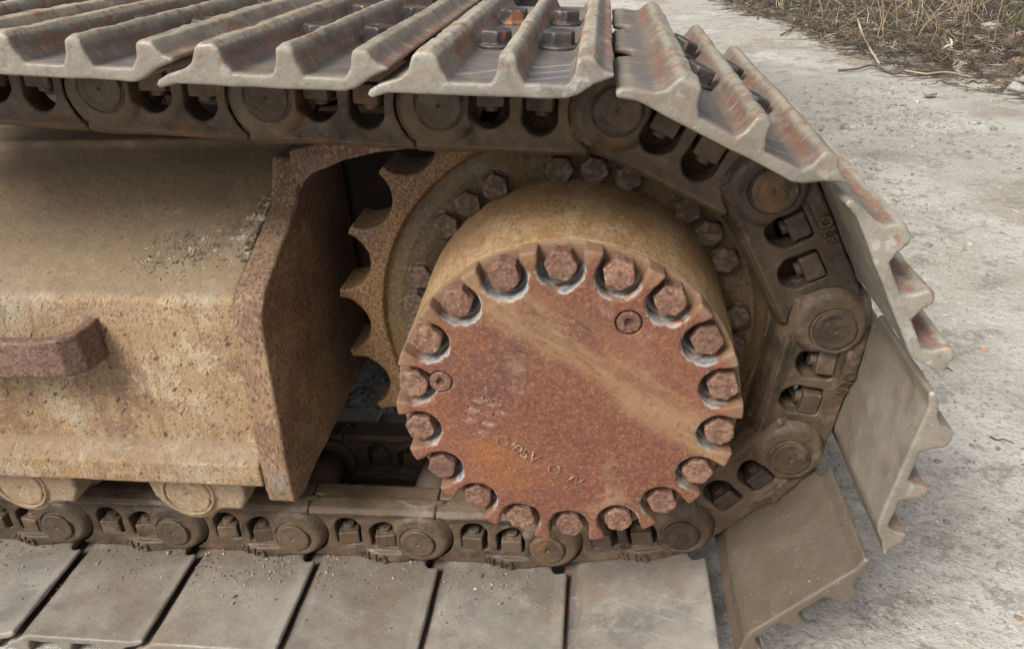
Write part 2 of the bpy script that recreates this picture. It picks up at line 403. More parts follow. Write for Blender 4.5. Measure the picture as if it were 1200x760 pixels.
M_shoe_in = mat('tan_shoe_steel', (0.20, 0.165, 0.125), (
    dict(s=6, lo=.42, hi=.60, c=(0.150, 0.135, 0.120), d=8, rg=.68),
    dict(s=14, lo=.48, hi=.66, c=(0.36, 0.33, 0.265), d=8, seed=5, k=.75, rg=.7),
    dict(s=9, lo=.54, hi=.68, c=(0.24, 0.175, 0.125), d=8, seed=25, k=.65, rg=.7),
    dict(s=20, lo=.42, hi=.54, c=(0.215, 0.090, 0.056), d=9, seed=9, st=(1, .5, 1), k=.8, rg=.78, band=[(0, 0, 1, .0630, .0040, .009), (0, 1, 0, .12, .268, .012)]),
    dict(s=16, lo=.28, hi=.52, c=(0.110, 0.112, 0.126), d=7, seed=59, k=.85, rg=.7, band=[(0, 0, 1, .0560, .0012, .003), (0, 1, 0, .12, .262, .015)]),
    dict(s=18, lo=.30, hi=.52, c=(0.43, 0.40, 0.315), d=9, seed=71, k=.75, rg=.7, band=(0, 0, 1, .086, .0085, .006)),
    dict(s=12, lo=.28, hi=.55, c=(0.265, 0.245, 0.205), d=8, seed=73, k=.85, rg=.7, band=(0, 1, 0, -.172, .0115, .005)),
    dict(s=60, lo=.52, hi=.60, c=(0.31, 0.125, 0.042), d=8, seed=14, k=.85, rg=.75, band=[(0, 0, 1, .0765, .011, .006), (0, 1, 0, .12, .278, .008)]),
    dict(s=150, lo=.55, hi=.7, c=(0.12, 0.10, 0.082), d=5, seed=3, k=.45),
    dict(s=26, lo=.55, hi=.75, c=(0.48, 0.46, 0.41), d=8, seed=20, k=.55, rg=.7),
    dict(s=55, lo=.60, hi=.66, c=(0.44, 0.42, 0.38), d=6, st=(.08, 1.6, 1), rot=(0, 0, .5), seed=83, k=.5, rg=.6),
    dict(s=40, lo=.58, hi=.66, c=(0.10, 0.085, 0.07), d=7, st=(1, .25, 1), seed=87, k=.5, rg=.7),
    dict(s=7, lo=.32, hi=.60, c=(0.290, 0.272, 0.240), d=7, seed=33, k=.8, rg=.65, band=(0, 0, 1, .0435, .0018, .004)),
    dict(s=13, lo=.50, hi=.62, c=(0.165, 0.148, 0.135), d=8, seed=37, k=.65, rg=.7, band=(0, 0, 1, .048, .010, .004)),
    dict(s=9, lo=.52, hi=.64, c=(0.20, 0.15, 0.105), d=8, seed=67, k=.6, rg=.7, band=(0, 0, 1, .048, .010, .004)),
    dict(s=12, lo=.28, hi=.56, c=(0.145, 0.122, 0.100), d=8, seed=34, k=.8, rg=.72, band=[(0, 1, 0, .12, .120, .07), (0, 0, 1, .048, .012, .004)]),
    dict(s=3.5, lo=.25, hi=.55, c=(0.165, 0.128, 0.086), d=8, seed=91, k=.7, rg=.65),  # tan tone over the whole shoe
    dict(s=260, lo=.66, hi=.72, c=(0.50, 0.48, 0.44), d=3, seed=31, k=.5)),
    rough=.50, rough_var=.2, spec=.5, bumps=((240, .5, .0012), (35, .4, .002), (90, .4, .002)), pointy=(.535, .63, (0.56, 0.51, 0.41), .7), var=((0.12, 0.095, 0.072), .2))
M_shoe_brown = mat('dark_brown_shoe_steel', (0.20, 0.165, 0.125), (
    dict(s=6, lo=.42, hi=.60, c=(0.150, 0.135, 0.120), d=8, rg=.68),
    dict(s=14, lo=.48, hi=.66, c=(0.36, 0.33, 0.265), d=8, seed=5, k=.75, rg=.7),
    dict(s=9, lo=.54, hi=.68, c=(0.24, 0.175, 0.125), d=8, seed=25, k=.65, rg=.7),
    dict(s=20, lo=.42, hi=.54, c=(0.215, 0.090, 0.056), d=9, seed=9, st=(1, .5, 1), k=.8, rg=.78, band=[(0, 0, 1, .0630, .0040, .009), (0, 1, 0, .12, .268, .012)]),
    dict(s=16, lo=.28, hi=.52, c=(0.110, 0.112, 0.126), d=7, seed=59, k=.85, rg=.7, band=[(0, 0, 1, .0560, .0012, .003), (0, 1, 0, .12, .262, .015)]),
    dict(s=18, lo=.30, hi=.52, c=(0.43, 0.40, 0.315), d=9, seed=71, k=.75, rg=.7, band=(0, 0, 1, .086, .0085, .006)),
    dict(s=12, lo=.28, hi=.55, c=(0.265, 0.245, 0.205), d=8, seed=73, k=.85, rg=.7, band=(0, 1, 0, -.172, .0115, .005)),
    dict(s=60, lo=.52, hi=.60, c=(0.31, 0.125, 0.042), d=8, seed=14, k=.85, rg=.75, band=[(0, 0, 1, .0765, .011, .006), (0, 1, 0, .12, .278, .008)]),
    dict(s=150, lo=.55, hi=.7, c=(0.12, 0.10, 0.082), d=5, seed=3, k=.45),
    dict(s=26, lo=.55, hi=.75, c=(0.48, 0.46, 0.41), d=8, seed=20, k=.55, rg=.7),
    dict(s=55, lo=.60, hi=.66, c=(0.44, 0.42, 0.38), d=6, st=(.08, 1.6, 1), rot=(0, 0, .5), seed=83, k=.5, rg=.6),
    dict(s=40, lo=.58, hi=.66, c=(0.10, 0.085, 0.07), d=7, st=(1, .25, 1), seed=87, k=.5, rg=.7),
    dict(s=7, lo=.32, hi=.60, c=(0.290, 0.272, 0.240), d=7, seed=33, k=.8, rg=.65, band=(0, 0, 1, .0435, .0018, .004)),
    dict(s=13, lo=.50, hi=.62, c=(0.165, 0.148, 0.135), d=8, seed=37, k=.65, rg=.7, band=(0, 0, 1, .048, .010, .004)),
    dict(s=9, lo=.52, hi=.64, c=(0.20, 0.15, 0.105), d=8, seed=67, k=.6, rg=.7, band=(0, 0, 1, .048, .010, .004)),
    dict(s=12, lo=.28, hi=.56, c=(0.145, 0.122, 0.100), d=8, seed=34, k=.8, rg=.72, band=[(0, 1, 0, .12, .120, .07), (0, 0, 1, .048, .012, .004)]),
    dict(s=5, lo=.18, hi=.45, c=(0.088, 0.064, 0.042), d=8, seed=91, k=.8, rg=.65),  # dark brown tone over the whole shoe
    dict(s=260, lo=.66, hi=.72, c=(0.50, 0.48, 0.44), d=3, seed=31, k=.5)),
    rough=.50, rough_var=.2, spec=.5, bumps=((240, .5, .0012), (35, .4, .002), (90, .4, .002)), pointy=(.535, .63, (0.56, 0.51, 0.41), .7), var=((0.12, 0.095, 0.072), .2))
M_darkbolt = mat('dark_shoe_bolt', (0.055, 0.052, 0.052), (
    dict(s=50, lo=.45, hi=.65, c=(0.095, 0.08, 0.072), d=4),
    dict(s=40, lo=.6, hi=.68, c=(0.26, 0.12, 0.07), d=4, seed=5)), rough=.5, metal=.3,
    bumps=((200, .3, .001),), pointy=(.52, .6, (0.3, 0.29, 0.28), .6))
M_sprocket = mat('rusty_sprocket_steel', (0.150, 0.080, 0.036), (
    dict(s=7, lo=.40, hi=.60, c=(0.20, 0.115, 0.045), d=7, rg=.65),
    dict(s=9, lo=.54, hi=.68, c=(0.13, 0.085, 0.06), d=7, rg=.65, seed=33, k=.8),
    dict(s=260, lo=.48, hi=.64, c=(0.30, 0.20, 0.125), d=4, k=.6, seed=4),
    dict(s=250, lo=.50, hi=.60, c=(0.06, 0.036, 0.028), d=4, seed=3, k=.8)),
    rough=.66, bumps=((280, .4, .0014), (60, .4, .002)), pointy=(.53, .62, (0.42, 0.27, 0.14), .7), rnd=False)
M_flange = mat('grey_brown_flange', (0.082, 0.060, 0.038), (
    dict(s=7, lo=.40, hi=.60, c=(0.135, 0.080, 0.032), d=7, rg=.65),
    dict(s=12, lo=.55, hi=.67, c=(0.14, 0.11, 0.078), d=8, seed=31, k=.6, rg=.7),
    dict(s=160, lo=.50, hi=.66, c=(0.15, 0.115, 0.078), d=5, k=.6, seed=4),
    dict(s=240, lo=.52, hi=.64, c=(0.04, 0.030, 0.024), d=4, seed=3, k=.7)),
    rough=.72, bumps=((260, .4, .0014), (50, .4, .002)), pointy=(.53, .62, (0.27, 0.19, 0.11), .6), rnd=False)
M_fbolt = mat('brown_flange_bolt', (0.075, 0.050, 0.033), (
    dict(s=120, lo=.45, hi=.6, c=(0.145, 0.10, 0.07), d=4),
    dict(s=150, lo=.54, hi=.64, c=(0.06, 0.04, 0.03), d=3, seed=3, k=.8)), rough=.75, bumps=((170, .6, .0014),), pointy=(.52, .6, (0.3, 0.22, 0.15), .5))
M_dark = mat('oily_dark_steel', (0.045, 0.036, 0.03), (dict(s=9, lo=.5, hi=.7, c=(0.10, 0.045, 0.03), d=4),), rough=.7)
M_collar = mat('dusty_collar_paint', (0.26, 0.19, 0.115), (
    dict(s=8, lo=.45, hi=.65, c=(0.28, 0.20, 0.135), d=4),
    dict(s=120, lo=.5, hi=.7, c=(0.38, 0.30, 0.21), d=3, seed=4, k=.7),
    dict(s=240, lo=.55, hi=.65, c=(0.15, 0.095, 0.065), d=3, seed=8, k=.7)), rough=.82, bumps=((150, .4, .0015),))

# ------------------------------------------------------------------ the machine
UC = thing('excavator_undercarriage', 'rusty muddy excavator undercarriage with triple-grouser track wrapped round its final drive', 'excavator undercarriage', (0, YM, GZ))
OFF = Vector((0, -YM, -GZ))      # world -> undercarriage space
def part(name, me, mt, parent=None, loc=(0, 0, 0), **kw):
    """a part placed by its world location"""
    o = obj(name, me, mt, parent or UC, **kw)
    base = Vector((0, YM, GZ)) if parent is None else parent_loc[parent.name]
    o.location = Vector(loc) - base
    parent_loc[o.name] = Vector(loc)
    return o
parent_loc = {}

# ---- chain link (local: x along the chain, y depth from the near face, z outward)
def link_sdf(X, Y, Z):
    web = poly2(X, Z, [(-.036, -.050), (.168, -.050), (.180, -.030), (.196, -.020), (.200, .012), (.172, .038), (.150, .0435), (.002, .0435), (-.036, .026)])
    d = ext(web + 0 * Y, Y, .012, .050, .002)
    # rail head
    ra = poly2(Y, Z, [(.006, -.047), (.013, -.053), (.029, -.0575), (.060, -.0575), (.061, -.047), (.050, -.038), (.012, -.034)])
    rail = ext(ra + 0 * X, X, -.028, .160, .002)
    d = smin(d, rail, .0025)
    # foot against the shoe, its outer face wavy in plan
    yf = np.interp(X, [-.03, .0, .03, .06, .083, .105, .13, .165], [.018, .014, .005, .003, .010, .017, .018, .024]).astype(np.float32)
    foot = ext(rect2(X, Z, -.01, .165, .026, .0435, .004) + 0 * Y, Y, yf, .060, .003)
    d = smin(d, foot, .003)
    # bosses
    bossA = ext(np.maximum(np.hypot(X + .003, Z + .003 + .25 * Y) - .0375 - .60 * Y, np.maximum(Z - .0425, -Z - .0575)), Y, .002, .034, .005)
    d = smin(d, bossA, .003)
    bossB = ext(np.maximum(np.hypot(X - .19, Z + .001) - .044, Z - .042) + 0 * Y, Y, .037, .064, .004)
    d = smin(d, bossB, .005)
    # clearances for the neighbours
    cB = ext(np.hypot(X - .187, Z + .003 + .25 * Y) - .0410 - .60 * np.maximum(Y, 0), Y, -.02, .0355, 0)
    d = smax(d, -cB, .003)
    cA = ext(np.hypot(X, Z + .001) - .049 + 0 * Y, Y, .0355, .08, 0)
    d = smax(d, -cA, .003)
    # windows: arched toward the rail, flat toward the shoe; recessed surround
    for cx, hw, z0, z1 in ((.053, .0205, -.027, .0195), (.1075, .0185, -.033, .0165)):
        w = rect2(X, Z, cx - hw, cx + hw, z0 + .012, z1, .004)
        w = smin(w, np.hypot(X - cx, (Z - z0 - hw) * 1.0) - hw, .004)
        d = smax(d, -(w + 0 * Y), .003)
    # groove round the pin
    gr = np.maximum(np.abs(np.hypot(X, Z) - .0262) - .0011, Y - .0045)
    d = smax(d, -gr, .0015)
    d = d + vnoise(X + 0 * Y + 0 * Z, Y + 0 * X + 0 * Z, Z + 0 * X + 0 * Y, .012, 1) * .0005 + vnoise(X + 0 * Y + 0 * Z, Y + 0 * X + 0 * Z, Z + 0 * X + 0 * Y, .035, 2) * .0008
    return d
me_link = sdf_mesh('chain_link', (-.05, -.002, -.06), (.238, .067, .046), .0016, link_sdf)

def pin_sdf(X, Y, Z):
    d = ext(np.hypot(X, Z) - .0245 + 0 * Y, Y, -.0015, .05, .0012)
    d = smax(d, -(np.hypot(np.hypot(X, Z), Y + .0015) - .0025), .001)
    d = smax(d, -np.maximum(np.abs(np.hypot(X, Z) - .016) - .0006, Y + .0008), .0008)
    return d + vnoise(X + 0 * Y, Y + 0 * X, Z + 0 * X, .01, 3) * .0003
me_pin = sdf_mesh('link_pin', (-.026, -.003, -.026), (.026, .05, .026), .0012, pin_sdf)
me_bush = lathe_y('bushing', [(.0245, .0), (.030, .0), (.030, .112), (.0245, .112)], 40)

def nut_mesh():
    """square shoe-bolt nut with the bolt end showing; local z outward, sits in a link window"""
    def f(X, Y, Z):
        a = ext(rect2(X, Y, -.0150, .0150, -.0150, .0150, .002) + 0 * Z, Z, -.006, .0165, .002)
        a = smax(a, (np.hypot(X, Y) + (-Z - .006) * 1.2 - .0200 + 0 * Z), .001)
        b = ext(np.hypot(X, Y) - .0085 + 0 * Z, Z, -.0125, .0, .001)
        return smin(a, b, .001)
    return sdf_mesh('nut', (-.017, -.017, -.014), (.017, .017, .018), .0012, f)
me_nut = nut_mesh()

# raised letters on the link foot
def lettering_mesh():
    V, F, n = [], [], 0
    for i, ch in enumerate('OLROA'):
        t = text_mesh(ch, .0185, .0014)
        x = .058 + i * .0135
        yf = float(np.interp(x, [.03, .06, .083, .105, .13, .165], [.005, .003, .010, .017, .018, .024]))
        sl = float(np.interp(x, [.05, .07, .095, .12], [0, .3, .25, .05]))
        for v in t.vertices:
            # text lies in the x-z plane, reading along +x, its foot toward the rail
            lx, lz, ly = v.co.x, v.co.y, v.co.z
            V.append((x + lx, yf - .0008 - ly + sl * lx, .0345 + lz * -1 * -1))
        for p in t.polygons:
            vs = [n + k for k in p.vertices]
            F.append(vs)
        n += len(t.vertices); bpy.data.meshes.remove(t)
    me = bpy.data.meshes.new('raised_lettering'); me.from_pydata(V, [], F); me.update()
    return me
me_let = lettering_mesh()

# ---- track shoe
PROF = [(-.0295, .0440), (-.0270, .0478), (-.0184, .0530), (-.001, .0585), (.0065, .0640), (.0105, .0755), (.0150, .0805), (.0270, .0815), (.0325, .0765), (.0360, .0650),
        (.0425, .0560), (.0780, .0560), (.0820, .0640), (.0840, .0775), (.0885, .0820), (.0945, .0825), (.0985, .0785), (.1010, .0670), (.1065, .0565), (.1415, .0565),
        (.1465, .0640), (.1485, .0775), (.1525, .0815), (.1625, .0805), (.1675, .0730), (.1715, .0690), (.1795, .0665), (.1800, .0640), (.1640, .0570), (.1510, .0480), (.1400, .0447),
        (-.0110, .0447), (-.0262, .0400)]
def shoe_sdf(seed):
    def f(X, Y, Z):
        wob = vnoise(X + 0 * Y, Y + 0 * X, 0 * X + 0 * Y + seed, .07, 20 + seed) * .0006 + vnoise(X + 0 * Y, Y + 0 * X, 0 * X + 0 * Y + seed, .02, 23 + seed) * .0006
        # worn grouser crests: the crest line wanders by a few tenths
        top = np.clip((Z - .058) / .025, 0, 1)
        d2 = poly2(X, Z, PROF)
        d = ext(d2, Y, YN, YF, .0022)
        d = d + top * (vnoise(0 * X + 0 * Y + seed * 3.3, Y + 0 * X, X + 0 * Y, .05, 30) * .0006 + vnoise(0 * X + 0 * Y + seed * 3.3, Y + 0 * X, X + 0 * Y, .009, 31) * .0005 + .0003)
        # crests chamfered at both ends
        for s, y0 in ((-1, YN), (1, YF)):
            e = (Y - y0) * s
            d = smax(d, (Z - .079) * .75 + e * .66 + .000, .003)
        # notches in the lip beside the links of the chain
        for y0, y1 in ((.0, .052), (.188, .240)):
            n_ = rect2(X, Y, -.06, -.006, y0, y1, .012)
            d = smax(d, -(n_ + 0 * Z), .004)
        return d + wob
    return f
SHOE_ME = [sdf_mesh('track_shoe', (-.034, YN - .002, .038), (.184, YF + .002, .088), .0019, shoe_sdf(s)) for s in range(3)]

def hexbolt(name, r, h, base_r, base_h, taper=.0015, dome=0.0, hh=.0011, rough=.0006, seed=0, socket=0.0):
    """hex head, axis along -y, seat at y=0"""
    def f(X, Y, Z):
        q = np.maximum(np.abs(X) * .8660254 + np.abs(Z) * .5, np.abs(Z)) - r * .866
        a = ext(q + 0 * Y, Y, -h, .001, .0012)
        a = smax(a, np.hypot(X, Z) * .8 - Y * .55 - (r * .8 + (h - .0022) * .55), .001)
        if base_h: a = smin(a, ext(np.hypot(X, Z) - base_r + 0 * Y, Y, -base_h, .001, .0008), .0012)
        if dome: a = smax(a, -(np.hypot(X, Z) - dome + 0 * Y + np.maximum(0, (Y + h - .0008) * 4)), .0006)
        if socket: a = smax(a, -np.maximum(np.hypot(X, Z) - socket, Y + h - .005), .0008)
        return a + vnoise(X + 0 * Y + seed, Y + 0 * X, Z + 0 * X, .006, 40) * rough + vnoise(X + 0 * Y + seed, Y + 0 * X, Z + 0 * X, .003, 41) * rough * .7
    w = max(r, base_r) + .002
    return sdf_mesh(name, (-w, -h - .001, -w), (w, .003, w), hh, f)
me_sbolt = hexbolt('shoe_bolt', .0182, .0180, .0212, .0045, hh=.0013, rough=.0002, dome=.008)
# the shoe bolt stands along +z
_m = me_sbolt
_m.transform(Matrix.Rotation(math.radians(-90), 4, 'X'))
zmax = max(v.co.z for v in _m.vertices); zmin = min(v.co.z for v in _m.vertices)
if zmax < -zmin: _m.transform(Matrix.Rotation(math.radians(180), 4, 'X'))

def frame_at(k):
    A = Vector((PINS[k][0], 0, PINS[k][1])); Bv = Vector((PINS[k + 1][0], 0, PINS[k + 1][1]))
    d = (Bv - A).normalized(); n = Vector((-d.z, 0, d.x))
    return A, d, n
def place(o, k, x=0, y=0, z=0, flip=False, rot=0.0):
    """put object o into link frame k"""
    A, d, n = frame_at(k)
    M = Matrix(((d.x, 0, n.x), (d.y, 1, n.y), (d.z, 0, n.z))).to_4x4()
    if flip: M = M @ Matrix.Diagonal((1, -1, 1, 1))
    if rot: M = M @ Matrix.Rotation(rot, 4, 'Z')
    M.translation = A + d * x + n * z + Vector((0, y, 0)) + OFF
    return M
def local_child(o, par, M):
    o.parent = par
    o.matrix_parent_inverse = Matrix.Identity(4)
    o.matrix_basis = par.matrix_basis.inverted() @ M
NL = len(PINS) - 1
for k in range(NL):
    for far in (False, True):
        l = obj('chain_link', me_link, M_link, UC)
        M = place(l, k, y=(2 * YM if far else 0), flip=far)
        l.matrix_basis = M
        p = obj('link_pin', me_pin, M_link, l)
        for i, cx in enumerate((.052, .108)):
            nt_ = obj('nut', me_nut, M_link, l)
            nt_.location = (cx + .0015, .0255, (.0025, -.0005)[i]); nt_.rotation_euler = (0, 0, random.uniform(-.25, .25))
        if not far:
            t = obj('raised_lettering', me_let, M_link, l); t['kind'] = 'stuff'
            b = obj('bushing', me_bush, M_nut, l); b.location = (0, .064, 0)
    s = obj('track_shoe', SHOE_ME[k % 3], M_shoe, UC)
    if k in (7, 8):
        s.material_slots[0].link = 'OBJECT'; s.material_slots[0].material = M_shoe_brown if k == 8 else M_shoe_in
        s['label'] = 'dark brown track shoe' if k == 8 else 'tan track shoe'
    s.matrix_basis = place(s, k)
    if k < 9:
        for cx in (.0585, .1235):
            for cy in (.028, .208):
                b = obj('shoe_bolt', me_sbolt, M_darkbolt, s)
                b.location = (cx, cy, .0555); b.rotation_euler = (0, 0, random.uniform(0, 1))

# ---- sprocket
def sprocket_sdf(X, Y, Z):
    x = X - AX; z = Z - AZ
    r = np.hypot(x, z); a = np.arctan2(z, x)
    st = 2 * np.pi / 21; tip = math.radians(138.4)
    t = np.mod(a - tip, st)              # 0 = tip, st/2 = valley
    t = np.abs(t - st / 2)               # 0 = valley
    vx, vz = r * np.cos(t) - .3170, r * np.sin(t)
    val = np.hypot(vx, vz) - .0412
    d = smax(r - .3145, -val, .0015)
    yf = .080
    rec = np.clip((.2555 - r) / .004, 0, 1) * .009        # the face steps back inside the tooth ring
    d = ext(d + 0 * Y, Y, yf + rec, .155, .003)
    d = np.maximum(d, .17 - r)
    return d + vnoise(X + 0 * Y, Y + 0 * X, Z + 0 * X, .014, 8) * .0006
me_sp = sdf_mesh('sprocket', (AX - .318, .078, AZ - .318), (AX + .318, .157, AZ + .318), .0022, sprocket_sdf)
sp = part('sprocket', me_sp, M_sprocket)
me_fr = lathe_y('flange_ring', [(.19, .100), (.19, .0862), (.222, .0858), (.2290, .0860), (.2310, .0852), (.2322, .0852), (.2335, .0868), (.243, .0885), (.2520, .0885), (.2535, .0900), (.2535, .100)], 180, (AX, AZ), .0003)
fr = part('flange_ring', me_fr, M_flange)
me_fb = [hexbolt('flange_bolt', .0172, .0145, .0178, .003, rough=.0006, seed=s * 1.7) for s in range(2)]
i = 0
for n in range(32):
    if n % 4 == 1: continue
    a = math.radians(3.8 + 11.25 * n)
    o = obj('flange_bolt', me_fb[i % 2], M_fbolt, fr)
    R = .2095
    o.location = (AX + R * math.cos(a), .0862, AZ + R * math.sin(a))
    o.rotation_euler = (0, random.uniform(0, 1.05), 0)
    i += 1

# ---- final drive housing (drum) and its cover
HY = -.1225      # cover face
prof = [(.10, .16), (.193, .16), (.1945, .09), (.1950, .075), (.1945, .05), (.1935, .02), (.192, -.02), (.190, -.06), (.188, -.09), (.1868, -.0925), (.180, -.0945), (.05, -.0945)]
pp = []
for (r0, y0), (r1, y1) in zip(prof, prof[1:]):
    for t in np.linspace(0, 1, 8, endpoint=False): pp.append((r0 + (r1 - r0) * t, y0 + (y1 - y0) * t))
me_dr = lathe_y('final_drive_drum', pp, 300, (AX, AZ), .0006)
part('final_drive_drum', me_dr, M_ochre)
BA = [math.radians(91 - 20 * k) for k in range(18)]
SEAT = -.0990
PLUG = [(.1276, 59.2), (.1399, 166.2)]
def cover_sdf(X, Y, Z):
    x = X - AX; z = Z - AZ
    r = np.hypot(x, z); a = np.arctan2(z, x)
    rim = r - .1895
    d = ext(rim + 0 * Y, Y, HY, -.0940, .003)
    st = math.radians(20)
    t = np.mod(a - BA[0] + st / 2, st) - st / 2
    px, pz = r * np.cos(t) - .1675, r * np.sin(t)
    pk = np.hypot(px, pz) - .0238
    slot = np.maximum(np.abs(pz) - .0228, -px)       # the pocket runs out through the rim
    pk = smin(pk, slot, .002)
    pocket = np.maximum(pk, Y - SEAT)
    # the mouth of every pocket is bevelled
    cone = pk + (Y - HY) * .9 - .0018
    d = smax(d, -np.maximum(pocket, -1), .0022)
    d = smax(d, -np.maximum(cone, Y - SEAT), .0015)
    for pr, pa in PLUG:
        cx, cz = pr * math.cos(math.radians(pa)), pr * math.sin(math.radians(pa))
        q = np.hypot(x - cx, z - cz)
        d = smax(d, -np.maximum(q - .0138, Y - (HY + .006)), .001)
    d = d + vnoise(X + 0 * Y, Y + 0 * X, Z + 0 * X, .05, 9) * .0008 + vnoise(X + 0 * Y, Y + 0 * X, Z + 0 * X, .012, 10) * .0004 + vnoise(X + 0 * Y, Y + 0 * X, Z + 0 * X, .005, 12) * .0003
    return d
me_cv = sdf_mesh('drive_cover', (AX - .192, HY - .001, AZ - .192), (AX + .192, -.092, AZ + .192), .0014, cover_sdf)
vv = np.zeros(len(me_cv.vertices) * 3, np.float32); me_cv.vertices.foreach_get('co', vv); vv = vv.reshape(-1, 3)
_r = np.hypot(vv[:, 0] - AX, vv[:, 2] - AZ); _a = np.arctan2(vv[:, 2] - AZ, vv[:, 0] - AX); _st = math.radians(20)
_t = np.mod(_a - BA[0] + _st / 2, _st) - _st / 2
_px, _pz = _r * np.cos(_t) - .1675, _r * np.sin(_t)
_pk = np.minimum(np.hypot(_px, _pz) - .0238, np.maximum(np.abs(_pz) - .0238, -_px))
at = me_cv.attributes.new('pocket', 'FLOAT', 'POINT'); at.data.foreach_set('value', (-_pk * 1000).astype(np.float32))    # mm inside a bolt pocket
at = me_cv.attributes.new('rim_dust', 'FLOAT', 'POINT'); at.data.foreach_set('value', (np.clip((_r - .172 + vnoise(vv[:, 0], vv[:, 1], vv[:, 2], .009, 79) * .008) / .016, 0, 1) * np.clip(.55 + (vv[:, 2] - AZ) * 5, .1, .85)).astype(np.float32))
at = me_cv.attributes.new('seat', 'FLOAT', 'POINT'); at.data.foreach_set('value', np.clip((_r - .166 + vnoise(vv[:, 0], vv[:, 1], vv[:, 2], .006, 77) * .004) / .007, 0, 1).astype(np.float32))
nt = M_cover.node_tree; N = nt.nodes; L = nt.links
B = [n for n in N if n.type == 'BSDF_PRINCIPLED'][0]; src = B.inputs['Base Color'].links[0].from_socket
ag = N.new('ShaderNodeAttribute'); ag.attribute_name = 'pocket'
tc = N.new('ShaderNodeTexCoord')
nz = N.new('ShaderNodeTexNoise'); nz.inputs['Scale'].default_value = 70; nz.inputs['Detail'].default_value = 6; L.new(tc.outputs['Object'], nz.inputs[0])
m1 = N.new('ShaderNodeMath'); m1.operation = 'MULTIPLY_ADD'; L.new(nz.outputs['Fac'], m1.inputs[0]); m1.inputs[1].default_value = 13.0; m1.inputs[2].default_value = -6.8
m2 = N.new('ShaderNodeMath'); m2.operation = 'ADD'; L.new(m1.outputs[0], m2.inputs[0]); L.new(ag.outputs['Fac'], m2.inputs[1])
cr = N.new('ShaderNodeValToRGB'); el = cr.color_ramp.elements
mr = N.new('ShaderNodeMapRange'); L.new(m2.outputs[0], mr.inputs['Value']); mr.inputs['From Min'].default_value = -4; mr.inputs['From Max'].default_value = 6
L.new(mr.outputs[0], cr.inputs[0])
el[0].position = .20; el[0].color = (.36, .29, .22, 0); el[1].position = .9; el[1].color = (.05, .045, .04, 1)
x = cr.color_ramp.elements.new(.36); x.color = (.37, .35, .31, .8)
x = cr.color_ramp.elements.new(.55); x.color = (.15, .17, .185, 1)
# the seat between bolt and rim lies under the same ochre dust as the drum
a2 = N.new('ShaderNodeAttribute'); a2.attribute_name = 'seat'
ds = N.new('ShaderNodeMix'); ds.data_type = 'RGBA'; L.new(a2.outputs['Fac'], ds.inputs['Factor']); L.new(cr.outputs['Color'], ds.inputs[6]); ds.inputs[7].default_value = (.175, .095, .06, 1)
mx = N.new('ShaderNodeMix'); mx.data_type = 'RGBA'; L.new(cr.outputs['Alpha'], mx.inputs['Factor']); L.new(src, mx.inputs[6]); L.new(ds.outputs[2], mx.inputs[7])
a3 = N.new('ShaderNodeAttribute'); a3.attribute_name = 'rim_dust'
rdm = N.new('ShaderNodeMix'); rdm.data_type = 'RGBA'; L.new(a3.outputs['Fac'], rdm.inputs['Factor']); L.new(mx.outputs[2], rdm.inputs[6]); rdm.inputs[7].default_value = (.225, .145, .088, 1)
L.new(rdm.outputs[2], B.inputs['Base Color'])
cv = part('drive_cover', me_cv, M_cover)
me_cb = [hexbolt('cover_bolt', .0176, .0205, .0170, .0, rough=.0007, seed=s * 2.3) for s in range(3)]
for k, a in enumerate(BA):
    o = obj('cover_bolt', me_cb[k % 3], M_bolt, cv)
    o.location = (AX + .1692 * math.cos(a), SEAT + .0008, AZ + .1692 * math.sin(a))
    o.rotation_euler = (random.uniform(-.03, .03), random.uniform(0, 1.05), random.uniform(-.03, .03))
def plug_sdf(X, Y, Z):
    q = np.hypot(X, Z)
    d = ext(q - .0122 + 0 * Y, Y, -.0058, .001, .001)
    hx = np.maximum(np.abs(X) * .866 + np.abs(Z) * .5, np.abs(Z)) - .0046
    d = smax(d, -np.maximum(hx, Y - .0), .0008)
    return d + vnoise(X + 0 * Y, Y + 0 * X, Z + 0 * X, .003, 13) * .0005
me_pl = sdf_mesh('drain_plug', (-.014, -.007, -.014), (.014, .002, .014), .0008, plug_sdf)
for pr, pa in PLUG:
    o = obj('drain_plug', me_pl, M_bolt, cv)
    o.location = (AX + pr * math.cos(math.radians(pa)), HY + .0062, AZ + pr * math.sin(math.radians(pa)))

# cast marks on the cover
def onto_cover(me, x, z, ang, mirror=False):
    """text mesh laid on the cover face (x right, z up), turned by ang"""
    M = Matrix.Translation((AX + x, HY - .0004, AZ + z)) @ Matrix.Rotation(-ang, 4, 'Y') @ Matrix.Rotation(math.radians(90), 4, 'X')
    me.transform(M)
    return me
t1 = onto_cover(text_mesh('O/0SV', .021, .0006), -.055, -.054, math.radians(-33))
t2 = onto_cover(text_mesh('O', .021, .0006), -.014, -.081, math.radians(-33))
t3 = onto_cover(text_mesh('/V', .018, .0006), .010, -.096, math.radians(-33))
M_letter = mat('raised_cast_rust', (0.20, 0.10, 0.07), (
    dict(s=120, lo=.48, hi=.62, c=(0.36, 0.24, 0.16), d=5), dict(s=240, lo=.52, hi=.62, c=(0.10, 0.05, 0.04), d=4, seed=5, k=.7)), rough=.8, bumps=((300, .4, .001),))
def join(name, meshes):
    b = bmesh.new()
    for t in meshes: b.from_mesh(t); bpy.data.meshes.remove(t)
    return bm_mesh(name, b)
obj('cast_lettering', join('cast_lettering', [t1, t2, t3]), M_letter, cv, kind='stuff')
